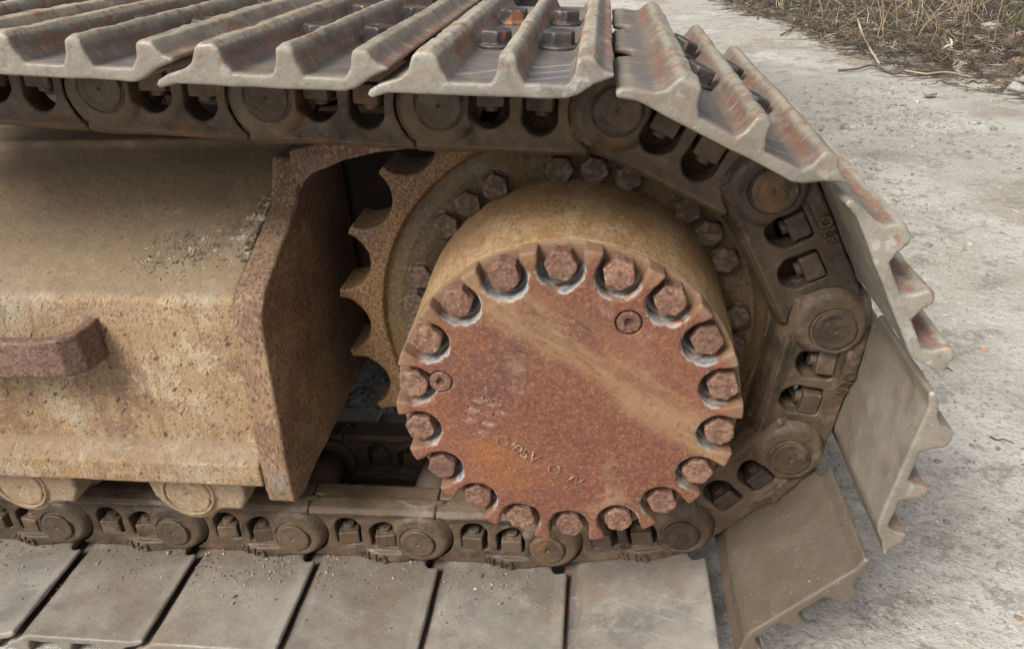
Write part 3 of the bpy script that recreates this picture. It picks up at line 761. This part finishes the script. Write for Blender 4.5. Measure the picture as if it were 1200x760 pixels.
# stamped mark of small pale lozenges with figures above it
def lozenge(cx, cz, w, h, sk, ang):
    b = bmesh.new()
    pts = [(-w / 2 - sk, -h / 2), (w / 2 - sk, -h / 2), (w / 2 + sk, h / 2), (-w / 2 + sk, h / 2)]
    ca, sa = math.cos(ang), math.sin(ang)
    vs = []
    for y in (-.0005, .0008):
        for px, pz in pts:
            vs.append(b.verts.new((AX + cx + px * ca - pz * sa, HY + y, AZ + cz + px * sa + pz * ca)))
    b.faces.new(vs[0:4]); 
    for j in range(4): b.faces.new((vs[j], vs[(j + 1) % 4], vs[4 + (j + 1) % 4], vs[4 + j]))
    return b
M_mark = mat('pale_stamped_mark', (0.23, 0.135, 0.105), (
    dict(s=60, lo=.40, hi=.58, c=(0.19, 0.08, 0.055), d=7, k=.9),
    dict(s=190, lo=.55, hi=.65, c=(0.40, 0.31, 0.26), d=3, seed=4, k=.6)), rough=.8, bumps=((200, .5, .001),))
marks = []
for (cx, cz, w, h) in ((-.107, .021, .013, .008), (-.091, .0155, .011, .007), (-.1145, .007, .012, .008), (-.0985, .0035, .011, .008), (-.0825, .0035, .015, .008), (-.117, -.007, .011, .009),
                       (-.0965, -.010, .014, .009), (-.107, -.023, .014, .010)):
    b = lozenge(cx + .012, cz - .01, w, h, .0025, math.radians(-22)); t = bm_mesh('mark', b); marks.append(t)
marks.append(onto_cover(text_mesh('519C5', .0125, .0005), -.084, .012, math.radians(-20)))
obj('stamped_mark', join('stamped_mark', marks), M_mark, cv, kind='stuff')

# ---- track frame
def frame_sdf(X, Y, Z):
    P = [(.19, .216), (-.052, .110), (-.068, -.100), (-.060, -.140), (.30, -.140), (.30, .236), (.205, .236), (.196, .222)]
    rr = .018
    a = poly2(Y, Z, [(.188, .199), (-.036, .101), (-.050, -.12), (.28, -.12), (.28, .218), (.22, .218)]) - rr
    b = poly2(Y, Z, [(.150, .196), (.196, .216), (.200, .236), (.30, .236), (.30, .19)])
    d2 = smin(a, b, .004)
    d = ext(d2 + 0 * X, X, -1.3, -.386, .0)
    return d + vnoise(X + 0 * Y, Y + 0 * X, Z + 0 * X, .12, 14) * .0016 + vnoise(X + 0 * Y, Y + 0 * X, Z + 0 * X, .02, 15) * .0004
me_fb_ = sdf_mesh('frame_body', (-1.3, -.08, -.145), (-.384, .305, .245), .0034, frame_sdf)
fbody = part('frame_body', me_fb_, M_frame)
def flange_sdf(X, Y, Z):
    d2 = poly2(Y, Z, [(-.060, -.082), (-.072, -.088), (-.090, -.104), (-.0915, -.134), (-.088, -.138), (-.02, -.146), (-.02, -.09)])
    d = ext(d2 + 0 * X, X, -1.3, -.3855, .002)
    return d + vnoise(X + 0 * Y, Y + 0 * X, Z + 0 * X, .04, 16) * .0008 + vnoise(X + 0 * Y, Y + 0 * X, Z + 0 * X, .012, 17) * .0004
part('flange_bar', sdf_mesh('flange_bar', (-1.3, -.095, -.148), (-.384, -.02, -.08), .0022, flange_sdf), M_frame)
def plate_sdf(X, Y, Z):
    d2 = poly2(Y, Z, [(.128, .222), (.112, .196), (.094, .170), (-.044, .112), (-.058, .096), (-.064, .080), (-.082, -.140), (-.078, -.160), (-.055, -.166), (.14, -.153), (.28, -.153), (.28, .222)]) - .007
    d = ext(d2 + 0 * X, X, -.3865, -.350, .0035)
    return d + vnoise(X + 0 * Y, Y + 0 * X, Z + 0 * X, .05, 18) * .0010 + vnoise(X + 0 * Y, Y + 0 * X, Z + 0 * X, .012, 19) * .0004
part('end_plate', sdf_mesh('end_plate', (-.388, -.095, -.175), (-.348, .29, .235), .0021, plate_sdf), M_rustplate)
def brk_sdf(X, Y, Z):
    d2 = poly2(X, Z, [(-.356, .172), (-.352, .186), (-.342, .201), (-.325, .216), (-.306, .2275), (-.27, .2405), (-.23, .2500), (-.163, .2570), (-.142, .2600), (-.142, .2625), (-.30, .262), (-.356, .240)])
    y0 = np.interp(X, [-.372, -.345, -.300], [.114, .106, .0645]).astype(np.float32)
    y1 = np.interp(X, [-.372, -.330, -.290], [.185, .185, .0785]).astype(np.float32)
    d = ext(d2 + 0 * Y, Y, y0, y1, .0015)
    return d + vnoise(X + 0 * Y, Y + 0 * X, Z + 0 * X, .03, 18) * .0008
part('gusset', sdf_mesh('gusset', (-.39, .06, .15), (-.138, .187, .275), .0019, brk_sdf), M_rustplate)
# bent grab bar on the side of the frame
def bar_sdf(X, Y, Z):
    path = [(-1.0, -.06), (-.93, -.096), (-.88, -.104), (-.612, -.105), (-.588, -.102), (-.574, -.090), (-.570, -.066), (-.572, -.045)]
    d = np.full(np.broadcast(X, Y).shape, 1e9, np.float32)
    for (x0, y0), (x1, y1) in zip(path, path[1:]):
        ex, ey = x1 - x0, y1 - y0
        t = np.clip(((X - x0) * ex + (Y - y0) * ey) / (ex * ex + ey * ey), 0, 1)
        d = np.minimum(d, np.hypot(X - x0 - ex * t, Y - y0 - ey * t))
    d = d - .0080
    d = ext(d + 0 * Z, Z, .034, .082 + .004 * np.clip((X + .61) / .04, 0, 1), .003)
    return d + vnoise(X + 0 * Y, Y + 0 * X, Z + 0 * X, .02, 18) * .0010
part('grab_bar', sdf_mesh('grab_bar', (-1.01, -.115, .030), (-.56, -.04, .096), .0021, bar_sdf), M_handle)
# bottom rollers with their shaft collars
def collar_sdf(X, Y, Z):
    d2 = smin(np.hypot(X, Z) - .044, poly2(X, Z, [(-.066, .060), (.080, .060), (.080, -.004), (.070, -.024), (-.034, -.026), (-.052, -.006)]), .010)
    d = ext(d2 + 0 * Y, Y, .004, .05, .006)
    d = smin(d, ext(np.hypot(X, Z - .003) - .0375 + 0 * Y, Y, .0, .02, .002), .002)
    d = smax(d, -np.maximum(np.abs(np.hypot(X, Z - .003) - .0325) - .0013, Y - .004), .0012)
    d = smax(d, -(np.hypot(np.hypot(X, Z - .003), Y) - .003), .001)
    return d + vnoise(X + 0 * Y, Y + 0 * X, Z + 0 * X, .02, 18) * .0010
me_col = sdf_mesh('roller_collar', (-.075, -.002, -.05), (.088, .052, .062), .0018, collar_sdf)
me_rol = lathe_y('track_roller', [(.03, .045), (.060, .047), (.078, .052), (.080, .062), (.068, .068), (.066, .105), (.05, .12), (.05, .14), (.066, .155), (.068, .19), (.080, .197), (.078, .208), (.03, .21)], 72)
for x in (-.515, -.762, -1.01):
    part('track_roller', me_rol, M_link, loc=(x, -.02, -.182))
    c = part('roller_collar', me_col, M_collar, loc=(x, -.060, -.186))
# dark drive motor and guard behind the sprocket
part('drive_motor', lathe_y('drive_motor', [(.02, .150), (.168, .150), (.170, .156), (.170, .27), (.15, .30), (.02, .30)], 64, (AX, AZ)), M_dark)
bm = bmesh.new()
bmesh.ops.create_cube(bm, size=1, matrix=Matrix.Translation((-.14, .335, .035)) @ Matrix.Diagonal((.50, .04, .43, 1)))
bmesh.ops.bevel(bm, geom=bm.edges[:], offset=.008, segments=2, affect='EDGES')
part('motor_guard', bm_mesh('motor_guard', bm), M_dark)

def box_part(name, lo, hi, mt, bev=.02):
    b = bmesh.new()
    c = [(a + d) / 2 for a, d in zip(lo, hi)]; e = [d - a for a, d in zip(lo, hi)]
    bmesh.ops.create_cube(b, size=1, matrix=Matrix.Translation(c) @ Matrix.Diagonal((*e, 1)))
    bmesh.ops.bevel(b, geom=b.edges[:], offset=bev, segments=2, affect='EDGES')
    return part(name, bm_mesh(name, b), mt)
box_part('carbody', (-3.2, .46, -.12), (-.16, 1.9, .30), M_dark)  # added behind the track to darken the view through the link windows
box_part('upper_structure', (-3.4, .55, .80), (-.25, 2.4, 1.70), M_frame, .06)  # out of view, added and sized for the shade it casts

# ------------------------------------------------------------------ ground
def spaced(lo_, a, b, hi_, step, grow=1.10):
    v = list(np.arange(a, b, step)); s = step
    while v[-1] < hi_: s *= grow; v.append(v[-1] + s)
    s = step; u = [a]
    while u[0] > lo_: s *= grow; u.insert(0, u[0] - s)
    return np.array(u[:-1] + v, np.float32)
gx = spaced(-150, -.9, 2.4, 150, .010, 1.07); gy = spaced(-150, -.5, 3.0, 200, .012, 1.06)
GX, GY = np.meshgrid(gx, gy, indexing='ij')
def edge_y(X): return np.interp(X, [.9, 1.08, 1.41, 1.55, 1.8, 2.07, 3.0, 6.0], [9.7, 8.0, 6.6, 4.9, 4.2, 3.8, 3.45, 2.9])
def gh(X, Y):
    Z0 = 0 * X
    h = vnoise(X, Y, Z0, .9, 50) * .012 + vnoise(X, Y, Z0, .25, 51) * .004 + vnoise(X, Y, Z0 + 1, .06, 52) * .0018
    pat = np.clip(vnoise(X, Y, Z0 + 2, .45, 53) * 1.5 + .2, 0, 1)
    h = h + (vnoise(X, Y, Z0, .022, 54) * .0030) * (.35 + pat)
    edge = (Y - edge_y(X)) * .6           # the weedy bank beyond the lane
    h = h + np.clip(edge / .8, 0, 1) * .05 + np.clip(edge / .8, 0, 1) * vnoise(X, Y, Z0 + 4, .12, 55) * .03
    fade = np.clip((20 - np.hypot(X, Y)) / 15, 0, 1)
    under = np.clip((.55 - np.maximum(np.abs(X + .4) - .9, np.abs(Y - .12) - .3)) / .3, 0, 1)
    return GZ + h * fade - .006 * under
HZ = gh(GX, GY)
nx_, ny_ = GX.shape
V = np.stack([GX, GY, HZ], -1).reshape(-1, 3)
ii = np.arange(nx_ * ny_).reshape(nx_, ny_)
F = np.stack([ii[:-1, :-1], ii[1:, :-1], ii[1:, 1:], ii[:-1, 1:]], -1).reshape(-1, 4)
M_ground = mat('dusty_lane', (0.375, 0.355, 0.315), (
    dict(s=1.1, lo=.4, hi=.62, c=(0.39, 0.365, 0.32), d=6),
    dict(s=2.0, lo=.48, hi=.64, c=(0.50, 0.48, 0.44), d=7, seed=6, k=.85),
    dict(s=2.6, lo=.52, hi=.68, c=(0.26, 0.215, 0.165), d=7, seed=16, k=.7),
    dict(s=9, lo=.52, hi=.60, c=(0.23, 0.21, 0.18), d=10, seed=8, k=.75, rg=.75),
    dict(s=45, lo=.54, hi=.62, c=(0.54, 0.52, 0.48), d=8, seed=18, k=.55, rg=.7),
    dict(s=110, lo=.55, hi=.62, c=(0.15, 0.135, 0.115), d=6, seed=28, k=.6, rg=.7),
    dict(s=200, lo=.58, hi=.64, c=(0.52, 0.50, 0.46), d=4, seed=38, k=.5)),
    rough=.92, spec=.2, bumps=((45, .7, .010), (150, .6, .004), (12, .3, .015)), rnd=False, rough_var=.05)
# the dark humus of the bank, stored per vertex by place and broken up by noise
me_ground = from_np('ground', V, F, True)
at = me_ground.attributes.new('humus', 'FLOAT', 'POINT')
hv = np.clip((V[:, 1] - edge_y(V[:, 0])) * .6 + (V[:, 0] - 1.5) * .05 + .55 + vnoise(V[:, 0], V[:, 1], 0 * V[:, 0], .5, 60) * .35, -2, 3)
at.data.foreach_set('value', hv.astype(np.float32))
nt = M_ground.node_tree; N = nt.nodes; L = nt.links
B = [n for n in N if n.type == 'BSDF_PRINCIPLED'][0]
src = B.inputs['Base Color'].links[0].from_socket
ag = N.new('ShaderNodeAttribute'); ag.attribute_name = 'humus'
tc = N.new('ShaderNodeTexCoord')
nz = N.new('ShaderNodeTexNoise'); nz.inputs['Scale'].default_value = 9; nz.inputs['Detail'].default_value = 9; nz.inputs['Roughness'].default_value = .75; L.new(tc.outputs['Object'], nz.inputs[0])
e3 = N.new('ShaderNodeMath'); e3.operation = 'MULTIPLY_ADD'; L.new(nz.outputs['Fac'], e3.inputs[0]); e3.inputs[1].default_value = 2.6; e3.inputs[2].default_value = -1.3
e4 = N.new('ShaderNodeMath'); e4.operation = 'ADD'; L.new(ag.outputs['Fac'], e4.inputs[0]); L.new(e3.outputs[0], e4.inputs[1])
rg = N.new('ShaderNodeMapRange'); L.new(e4.outputs[0], rg.inputs['Value']); rg.inputs['From Min'].default_value = .3; rg.inputs['From Max'].default_value = .8
mx = N.new('ShaderNodeMix'); mx.data_type = 'RGBA'; L.new(rg.outputs[0], mx.inputs['Factor']); L.new(src, mx.inputs[6]); mx.inputs[7].default_value = (0.055, 0.046, 0.037, 1)
L.new(mx.outputs[2], B.inputs['Base Color'])
gr = obj('ground', me_ground, M_ground); gr['kind'] = 'structure'

# ---- loose stuff: pebbles, crumbs, dead stalks
def rock_batch(name, spots, mt, sub=1, squash=.65):
    b = bmesh.new(); bmesh.ops.create_icosphere(b, subdivisions=sub, radius=1)
    bv = np.array([v.co[:] for v in b.verts], np.float32); bf = np.array([[v.index for v in f.verts] for f in b.faces], np.int32); b.free()
    n = len(spots)
    S = np.array(spots, np.float32)
    Vv = np.repeat(bv[None], n, 0) * rng.uniform(.72, 1.2, (n, len(bv), 1)).astype(np.float32)
    sc = rng.uniform(.6, 1.25, (n, 1, 3)); sc[..., 2] *= squash
    Vv = Vv * sc * S[:, None, 3:4]
    a = rng.uniform(0, 6.28, n); c, s = np.cos(a), np.sin(a)
    x = Vv[..., 0] * c[:, None] - Vv[..., 1] * s[:, None]; y = Vv[..., 0] * s[:, None] + Vv[..., 1] * c[:, None]
    Vv = np.stack([x, y, Vv[..., 2]], -1) + S[:, None, :3]
    Ff = (bf[None] + (np.arange(n) * len(bv))[:, None, None]).reshape(-1, 3)
    return from_np(name, Vv.reshape(-1, 3), Ff, False)
def shift_pts(P): return P
M_peb = mat('pale_gravel', (0.32, 0.30, 0.27), (
    dict(s=35, lo=.42, hi=.58, c=(0.20, 0.18, 0.15), d=2), dict(s=18, lo=.58, hi=.66, c=(0.50, 0.48, 0.44), d=2, seed=6),
    dict(s=15, lo=.62, hi=.7, c=(0.30, 0.19, 0.12), d=2, seed=9)), rough=.9, bumps=((300, .4, .001),), rnd=False)
sp_ = []
while len(sp_) < 9000:
    x = rng.uniform(-.2, 2.6); y = rng.uniform(-.45, 3.6)
    if x < .25 and y < .45: continue
    dens = np.clip(float(vnoise(np.array([x]), np.array([y]), np.array([2.0]), .45, 53)[0]) * 1.3 + .35, .06, 1)
    if rng.random() > dens * (1.0 if y < 1.8 else .5): continue
    r = .0017 * math.exp(abs(rng.normal(0, .62)))
    z = float(gh(np.array([x]), np.array([y]))[0])
    sp_.append((x, y, z + r * .15, r * (1 + .5 * max(0, y - .5))))
o = obj('gravel', rock_batch('gravel', sp_, M_peb), M_peb); o['kind'] = 'stuff'
# coarse dark aggregate heaped under the machine
M_agg = mat('dark_crushed_stone', (0.17, 0.17, 0.165), (dict(s=20, lo=.42, hi=.6, c=(0.30, 0.30, 0.29), d=2), dict(s=17, lo=.6, hi=.66, c=(0.08, 0.075, 0.07), d=2, seed=6)), rough=.85, rnd=False)
sp_ = [(rng.uniform(-.62, -.15), rng.uniform(.42, .95), GZ + rng.uniform(-.002, .018), rng.uniform(.003, .008)) for _ in range(1500)]
o = obj('crushed_stone', rock_batch('crushed_stone', sp_, M_agg), M_agg); o['kind'] = 'stuff'
# dirt caught on the frame beside its end plate
M_crumb = mat('dry_crumbs', (0.30, 0.235, 0.165), (dict(s=80, lo=.42, hi=.58, c=(0.13, 0.10, 0.07), d=2), dict(s=70, lo=.56, hi=.64, c=(0.46, 0.40, 0.31), d=2, seed=6)), rough=.9, rnd=False)
sp_ = []
while len(sp_) < 1500:
    x = -.388 - abs(rng.normal(0, .07)); y = rng.uniform(-.03, .13)
    if rng.random() > math.exp(-(((y - .055) - (x + .40) * .35) / .03) ** 2): continue
    z = .110 + (y + .052) * (.106 / .242)
    sp_.append((x, y, z + .0024 + (.002 if x > -.40 else 0), rng.uniform(.0009, .0030) * (1.5 if x > -.41 else .8)))
o = obj('dirt_crumbs', rock_batch('dirt_crumbs', sp_, M_crumb), M_crumb); o['kind'] = 'stuff'

sp_ = []
while len(sp_) < 1300:
    x = rng.uniform(-1.05, .02); y = .02 - abs(rng.normal(0, .045))
    if y < -.15 or rng.random() > .25 + .75 * np.clip(float(vnoise(np.array([x]), np.array([y]), np.array([1.0]), .05, 81)[0]) * 2, 0, 1): continue
    t = ((-.0322 - x) / .19) % 1.0
    if t > .80 or t < .0: continue
    sp_.append((x, y, -.3129 - .0443 + .0004, .0006 * math.exp(abs(rng.normal(0, .65)))))
o = obj('shoe_grit', rock_batch('shoe_grit', sp_, M_crumb), M_crumb); o['kind'] = 'stuff'

# stalks: thin three-sided tubes along a wandering path
class Tubes:
    def __init__(s): s.V = []; s.F = []
    def add(s, pts, r0, r1, k=4):
        pts = [Vector(p) for p in pts]; n = len(pts); b = len(s.V)
        for i, p in enumerate(pts):
            t = (pts[min(i + 1, n - 1)] - pts[max(i - 1, 0)]).normalized()
            u = t.cross(Vector((.3, .2, 1))).normalized(); w = t.cross(u)
            r = r0 + (r1 - r0) * i / (n - 1)
            for j in range(k):
                a = j * 6.2832 / k
                s.V.append(tuple(p + u * math.cos(a) * r + w * math.sin(a) * r))
        for i in range(n - 1):
            for j in range(k):
                s.F.append((b + i * k + j, b + i * k + (j + 1) % k, b + (i + 1) * k + (j + 1) % k, b + (i + 1) * k + j))
        s.F.append(tuple(b + j for j in reversed(range(4)))[:4] if k == 4 else (b, b + 1, b + 2, b + 2))
    def mesh(s, name): return from_np(name, s.V, [f for f in s.F], True)
def blade_path(x, y, z, h, lean, az, bend, n=6):
    P = []
    for i in range(n + 1):
        t = i / n
        r = lean * t * h + bend * t * t * h
        P.append((x + math.cos(az) * r + random.uniform(-1, 1) * .01 * h, y + math.sin(az) * r + random.uniform(-1, 1) * .01 * h, z + h * (t - .35 * bend * t * t)))
    return P
def bankz(x, y): return float(gh(np.array([x]), np.array([y]))[0])
M_straw = mat('dead_straw', (0.33, 0.26, 0.16), (dict(s=3, lo=.42, hi=.6, c=(0.30, 0.22, 0.13), d=2), dict(s=4, lo=.56, hi=.66, c=(0.58, 0.50, 0.35), d=2, seed=4)), rough=.85, bumps=(), rnd=False)
M_litter = mat('brown_litter', (0.085, 0.066, 0.05), (dict(s=9, lo=.45, hi=.6, c=(0.20, 0.16, 0.115), d=3), dict(s=8, lo=.58, hi=.66, c=(0.46, 0.42, 0.35), d=2, seed=4)), rough=.9, bumps=(), rnd=False)
M_green = mat('young_grass', (0.10, 0.16, 0.045), (dict(s=5, lo=.45, hi=.6, c=(0.16, 0.22, 0.06), d=2),), rough=.6, bumps=(), rnd=False)
T = Tubes()
for _ in range(600):
    x = random.uniform(1.3, 5.2); y = edge_y(x) + .45 + random.uniform(0, 3.6)
    h = random.uniform(.10, .60)
    if random.random() < .35: h *= .5
    T.add(blade_path(x, y, bankz(x, y) - .01, h, random.uniform(-.5, .9), random.uniform(0, 6.28), random.uniform(0, 1.0)), random.uniform(.0018, .0045), .0012)
o = obj('dead_grass', T.mesh('dead_grass'), M_straw); o['kind'] = 'stuff'
T = Tubes()
for _ in range(9000):
    x = random.uniform(1.2, 5.0); y = edge_y(x) + random.gauss(.4, .55) if random.random() < .7 else edge_y(x) + random.uniform(-.5, 3)
    if y < edge_y(x) - .7: continue
    L_ = random.uniform(.04, .28); az = random.uniform(0, 6.28); z = bankz(x, y)
    pts = []
    for i in range(5):
        t = i / 4
        pts.append((x + math.cos(az) * L_ * t + random.uniform(-.1, .1) * L_, y + math.sin(az) * L_ * t + random.uniform(-.1, .1) * L_, z + .004 + random.uniform(0, .05) * (y > edge_y(x))))
    T.add(pts, random.uniform(.0015, .004), .001)
o = obj('leaf_litter', T.mesh('leaf_litter'), M_litter); o['kind'] = 'stuff'
T = Tubes()
for cx, cy in ((1.62, 7.3), (1.78, 6.9), (2.9, 4.9), (3.3, 4.6), (3.1, 3.7), (2.75, 3.5)):
    for _ in range(45):
        x = cx + random.gauss(0, .12); y = cy + random.gauss(0, .15)
        T.add(blade_path(x, y, bankz(x, y), random.uniform(.06, .18), random.uniform(0, .7), random.uniform(0, 6.28), random.uniform(.2, 1)), .0045, .001)
o = obj('green_grass', T.mesh('green_grass'), M_green); o['kind'] = 'stuff'

# ------------------------------------------------------------------ object-level details on the lane (pixel positions of the photograph turned into points on the ground)
def gp(u, v, z=GZ):
    Rm = Matrix(R_W2C); f = 904.202688
    d = Rm.transposed() @ Vector(((u - 600) / f, -(v - 380) / f, -1.0))
    return CAM + d * ((z - CAM.z) / d.z)

def gpt(u, v):
    P = gp(u, v)
    for _ in range(4): P = gp(u, v, float(gh(np.array([P.x]), np.array([P.y]))[0]))
    return P
M_stone = mat('grey_lane_stone', (0.40, 0.385, 0.36), (dict(s=30, lo=.42, hi=.6, c=(0.28, 0.265, 0.24), d=5), dict(s=90, lo=.56, hi=.68, c=(0.55, 0.53, 0.5), d=4, seed=4)), rough=.9, bumps=((150, .5, .0015),))
M_tan = mat('tan_stone', (0.42, 0.27, 0.17), (dict(s=30, lo=.42, hi=.6, c=(0.33, 0.19, 0.12), d=5),), rough=.9, bumps=((150, .5, .0015),))
M_brick = mat('pink_brick', (0.40, 0.19, 0.14), (dict(s=30, lo=.42, hi=.6, c=(0.30, 0.15, 0.12), d=5), dict(s=60, lo=.56, hi=.68, c=(0.5, 0.38, 0.32), d=4, seed=4)), rough=.9, bumps=((150, .5, .0015),))
M_root = mat('bleached_root', (0.52, 0.44, 0.32), (dict(s=20, lo=.42, hi=.6, c=(0.38, 0.29, 0.19), d=4),), rough=.8, bumps=((120, .4, .001),))
M_twig = mat('brown_twig', (0.16, 0.11, 0.075), (dict(s=30, lo=.42, hi=.6, c=(0.10, 0.07, 0.05), d=4),), rough=.85, bumps=((120, .4, .001),))
M_leaf = mat('yellow_leaf', (0.46, 0.36, 0.19), (dict(s=30, lo=.42, hi=.6, c=(0.34, 0.23, 0.12), d=4),), rough=.8, bumps=())
def stone(label, u, v, r, mt, sc=(1, 1, .6), seed=0, cat='stone', name='stone', cuts=5):
    """a faceted, knocked-about lump of its own shape"""
    rs = np.random.default_rng(seed)
    pl = rs.normal(size=(cuts + 7, 3)); pl /= np.linalg.norm(pl, axis=1)[:, None]; off = rs.uniform(.62, .95, len(pl))
    def f(X, Y, Z):
        d = np.sqrt(X * X + Y * Y + Z * Z) - r
        for n_, o_ in zip(pl, off): d = smax(d, X * n_[0] + Y * n_[1] + Z * n_[2] - r * o_, r * .08)
        return d + vnoise(X, Y, Z + 0 * X, r * .5, 70 + seed % 5) * r * .06 + vnoise(X, Y, Z + 0 * X, r * .16, 76) * r * .03
    me = sdf_mesh(name, (-r * 1.1,) * 3, (r * 1.1,) * 3, r / 11, f)
    me.transform(Matrix.Diagonal((*sc, 1)))
    P = gpt(u, v)
    o = obj(name, me, mt, None); o.location = (P.x, P.y, P.z + r * sc[2] * .45); o.rotation_euler = (rs.uniform(-.2, .2), rs.uniform(-.2, .2), rs.uniform(0, 6.28))
    o['label'] = label; o['category'] = cat
    return o
stone('pink brick shard lying among stalks on the weedy bank', 1186, 50, .075, M_brick, (1.3, .5, .45), 3, 'brick fragment', 'brick_shard')
stone('pale grey angular stone just behind the pink brick shard', 1157, 36, .060, M_stone, (1.1, .9, .7), 4)
stone('tan orange stone at the bank edge, below the brick shard', 1192, 76, .050, M_tan, (1.1, .9, .6), 5)
stone('blocky grey stone on the lane at the right edge, below the bank', 1190, 106, .050, M_stone, (1.1, 1, .55), 6)
stone('flat whitish stone in the lower right corner of the lane', 1178, 664, .013, M_stone, (1.3, .9, .35), 7)
stone('small white pebble beside the lowest grouser of the upright shoe', 1073, 668, .0065, M_stone, (1.2, .9, .6), 8)
stone('dark pebble below the tip of the upright inward-facing shoe', 1037, 601, .0055, M_twig, (1.2, .9, .7), 9)
stone('thin pale stone sliver lying in the pebbles right of the lowest raised shoe', 1124, 704, .010, M_stone, (1.6, .4, .3), 10)
stone('small rounded cream pebble near the bottom edge of the lane', 1003, 612, .006, M_stone, (1.1, 1, .6), 11)
stone('small brown stone in the crumbly patch right of the hooked grouser', 1152, 410, .009, M_tan, (1.3, .8, .5), 12)
def strand(name, label, cat, pts, r0, r1, mt, group=None, k=4):
    """pts: (u, v, height above the ground)"""
    T = Tubes(); W = []
    for (u, v, h) in pts:
        P = gpt(u, v)
        if h:                        # keep it on the same sight line while lifting it
            P = gp(u, v, P.z + h)
        W.append(P + Vector((0, 0, r0)))
    n = len(W); fine = []
    for i in range(n - 1):
        p0, p1, p2, p3 = W[max(i - 1, 0)], W[i], W[i + 1], W[min(i + 2, n - 1)]
        for j in range(5):
            t = j / 5
            fine.append(.5 * ((2 * p1) + (p2 - p0) * t + (2 * p0 - 5 * p1 + 4 * p2 - p3) * t * t + (3 * p1 - p0 - 3 * p2 + p3) * t ** 3))
    fine.append(W[-1])
    T.add(fine, r0, r1)
    o = obj(name, T.mesh(name), mt)
    o.data.transform(Matrix.Translation(-W[0])); o.location = W[0]
    o['label'] = label; o['category'] = cat
    return o
strand('dry_stalk', 'long pale arching stalk drooping from the bank onto the lane', 'dead stalk', [(1030, 76, .0), (1020, 60, .03), (1010, 40, .10), (1004, 20, .20), (1002, 0, .32), (1004, -20, .42)], .0075, .006, M_root)
strand('root', 'bleached forked root lying at the foot of the bank', 'root', [(1104, 60, .01), (1112, 56, .03), (1120, 64, .01), (1132, 66, .01), (1145, 69, .0)], .011, .005, M_root)
strand('root', 'short thick whitish root sticking up beside the forked one', 'root', [(1112, 62, .0), (1115, 54, .03), (1113, 48, .06)], .011, .006, M_root)
strand('twig', 'thin brown twig lying across the lane below the arching stalk', 'twig', [(982, 84, 0), (1005, 82, .01), (1024, 78, .01), (1045, 88, .0), (1056, 86, 0)], .007, .004, M_twig)
strand('twig', 'dark crooked twig on the lane near the green grass tuft', 'twig', [(914, 43, 0), (922, 39, .01), (930, 33, .0), (936, 26, .02)], .008, .005, M_twig)
strand('twig', 'long pale twig lying along the bank edge toward the grey stone', 'twig', [(1060, 84, 0), (1085, 88, .01), (1110, 86, .0), (1140, 92, 0)], .006, .003, M_root)
strand('twig', 'short brown twig on the bare lane beside the lowest hook of the curved shoe', 'twig', [(1094, 430, 0), (1101, 433, .002), (1110, 432, .0), (1116, 436, 0)], .0022, .0012, M_twig)
strand('twig', 'thin reddish twig in the lane above the right-hand pebbles', 'twig', [(1160, 512, 0), (1168, 516, .002), (1176, 515, 0), (1188, 520, 0)], .0018, .001, M_twig)
# a curled leaf
bm = bmesh.new(); n = 7; L0 = []
for i in range(n):
    t = i / (n - 1); w = .022 * math.sin(math.pi * min(1, .08 + t * .9)) ; z = .012 * (t - .5) ** 2 * 4
    L0.append([bm.verts.new((-.04 + .08 * t, w * s_, z + abs(s_) * .008)) for s_ in (-1, 0, 1)])
for a, b in zip(L0, L0[1:]):
    for k in range(2): bm.faces.new((a[k], b[k], b[k + 1], a[k + 1]))
bmesh.ops.solidify(bm, geom=bm.faces[:], thickness=.0012)
o = obj('fallen_leaf', bm_mesh('fallen_leaf', bm, True), M_leaf); P = gpt(1089, 115); o.location = (P.x, P.y, P.z + .004); o.rotation_euler = (0, .1, .4)
o['label'] = 'curled yellow leaf lying alone on the pale lane'; o['category'] = 'leaf'
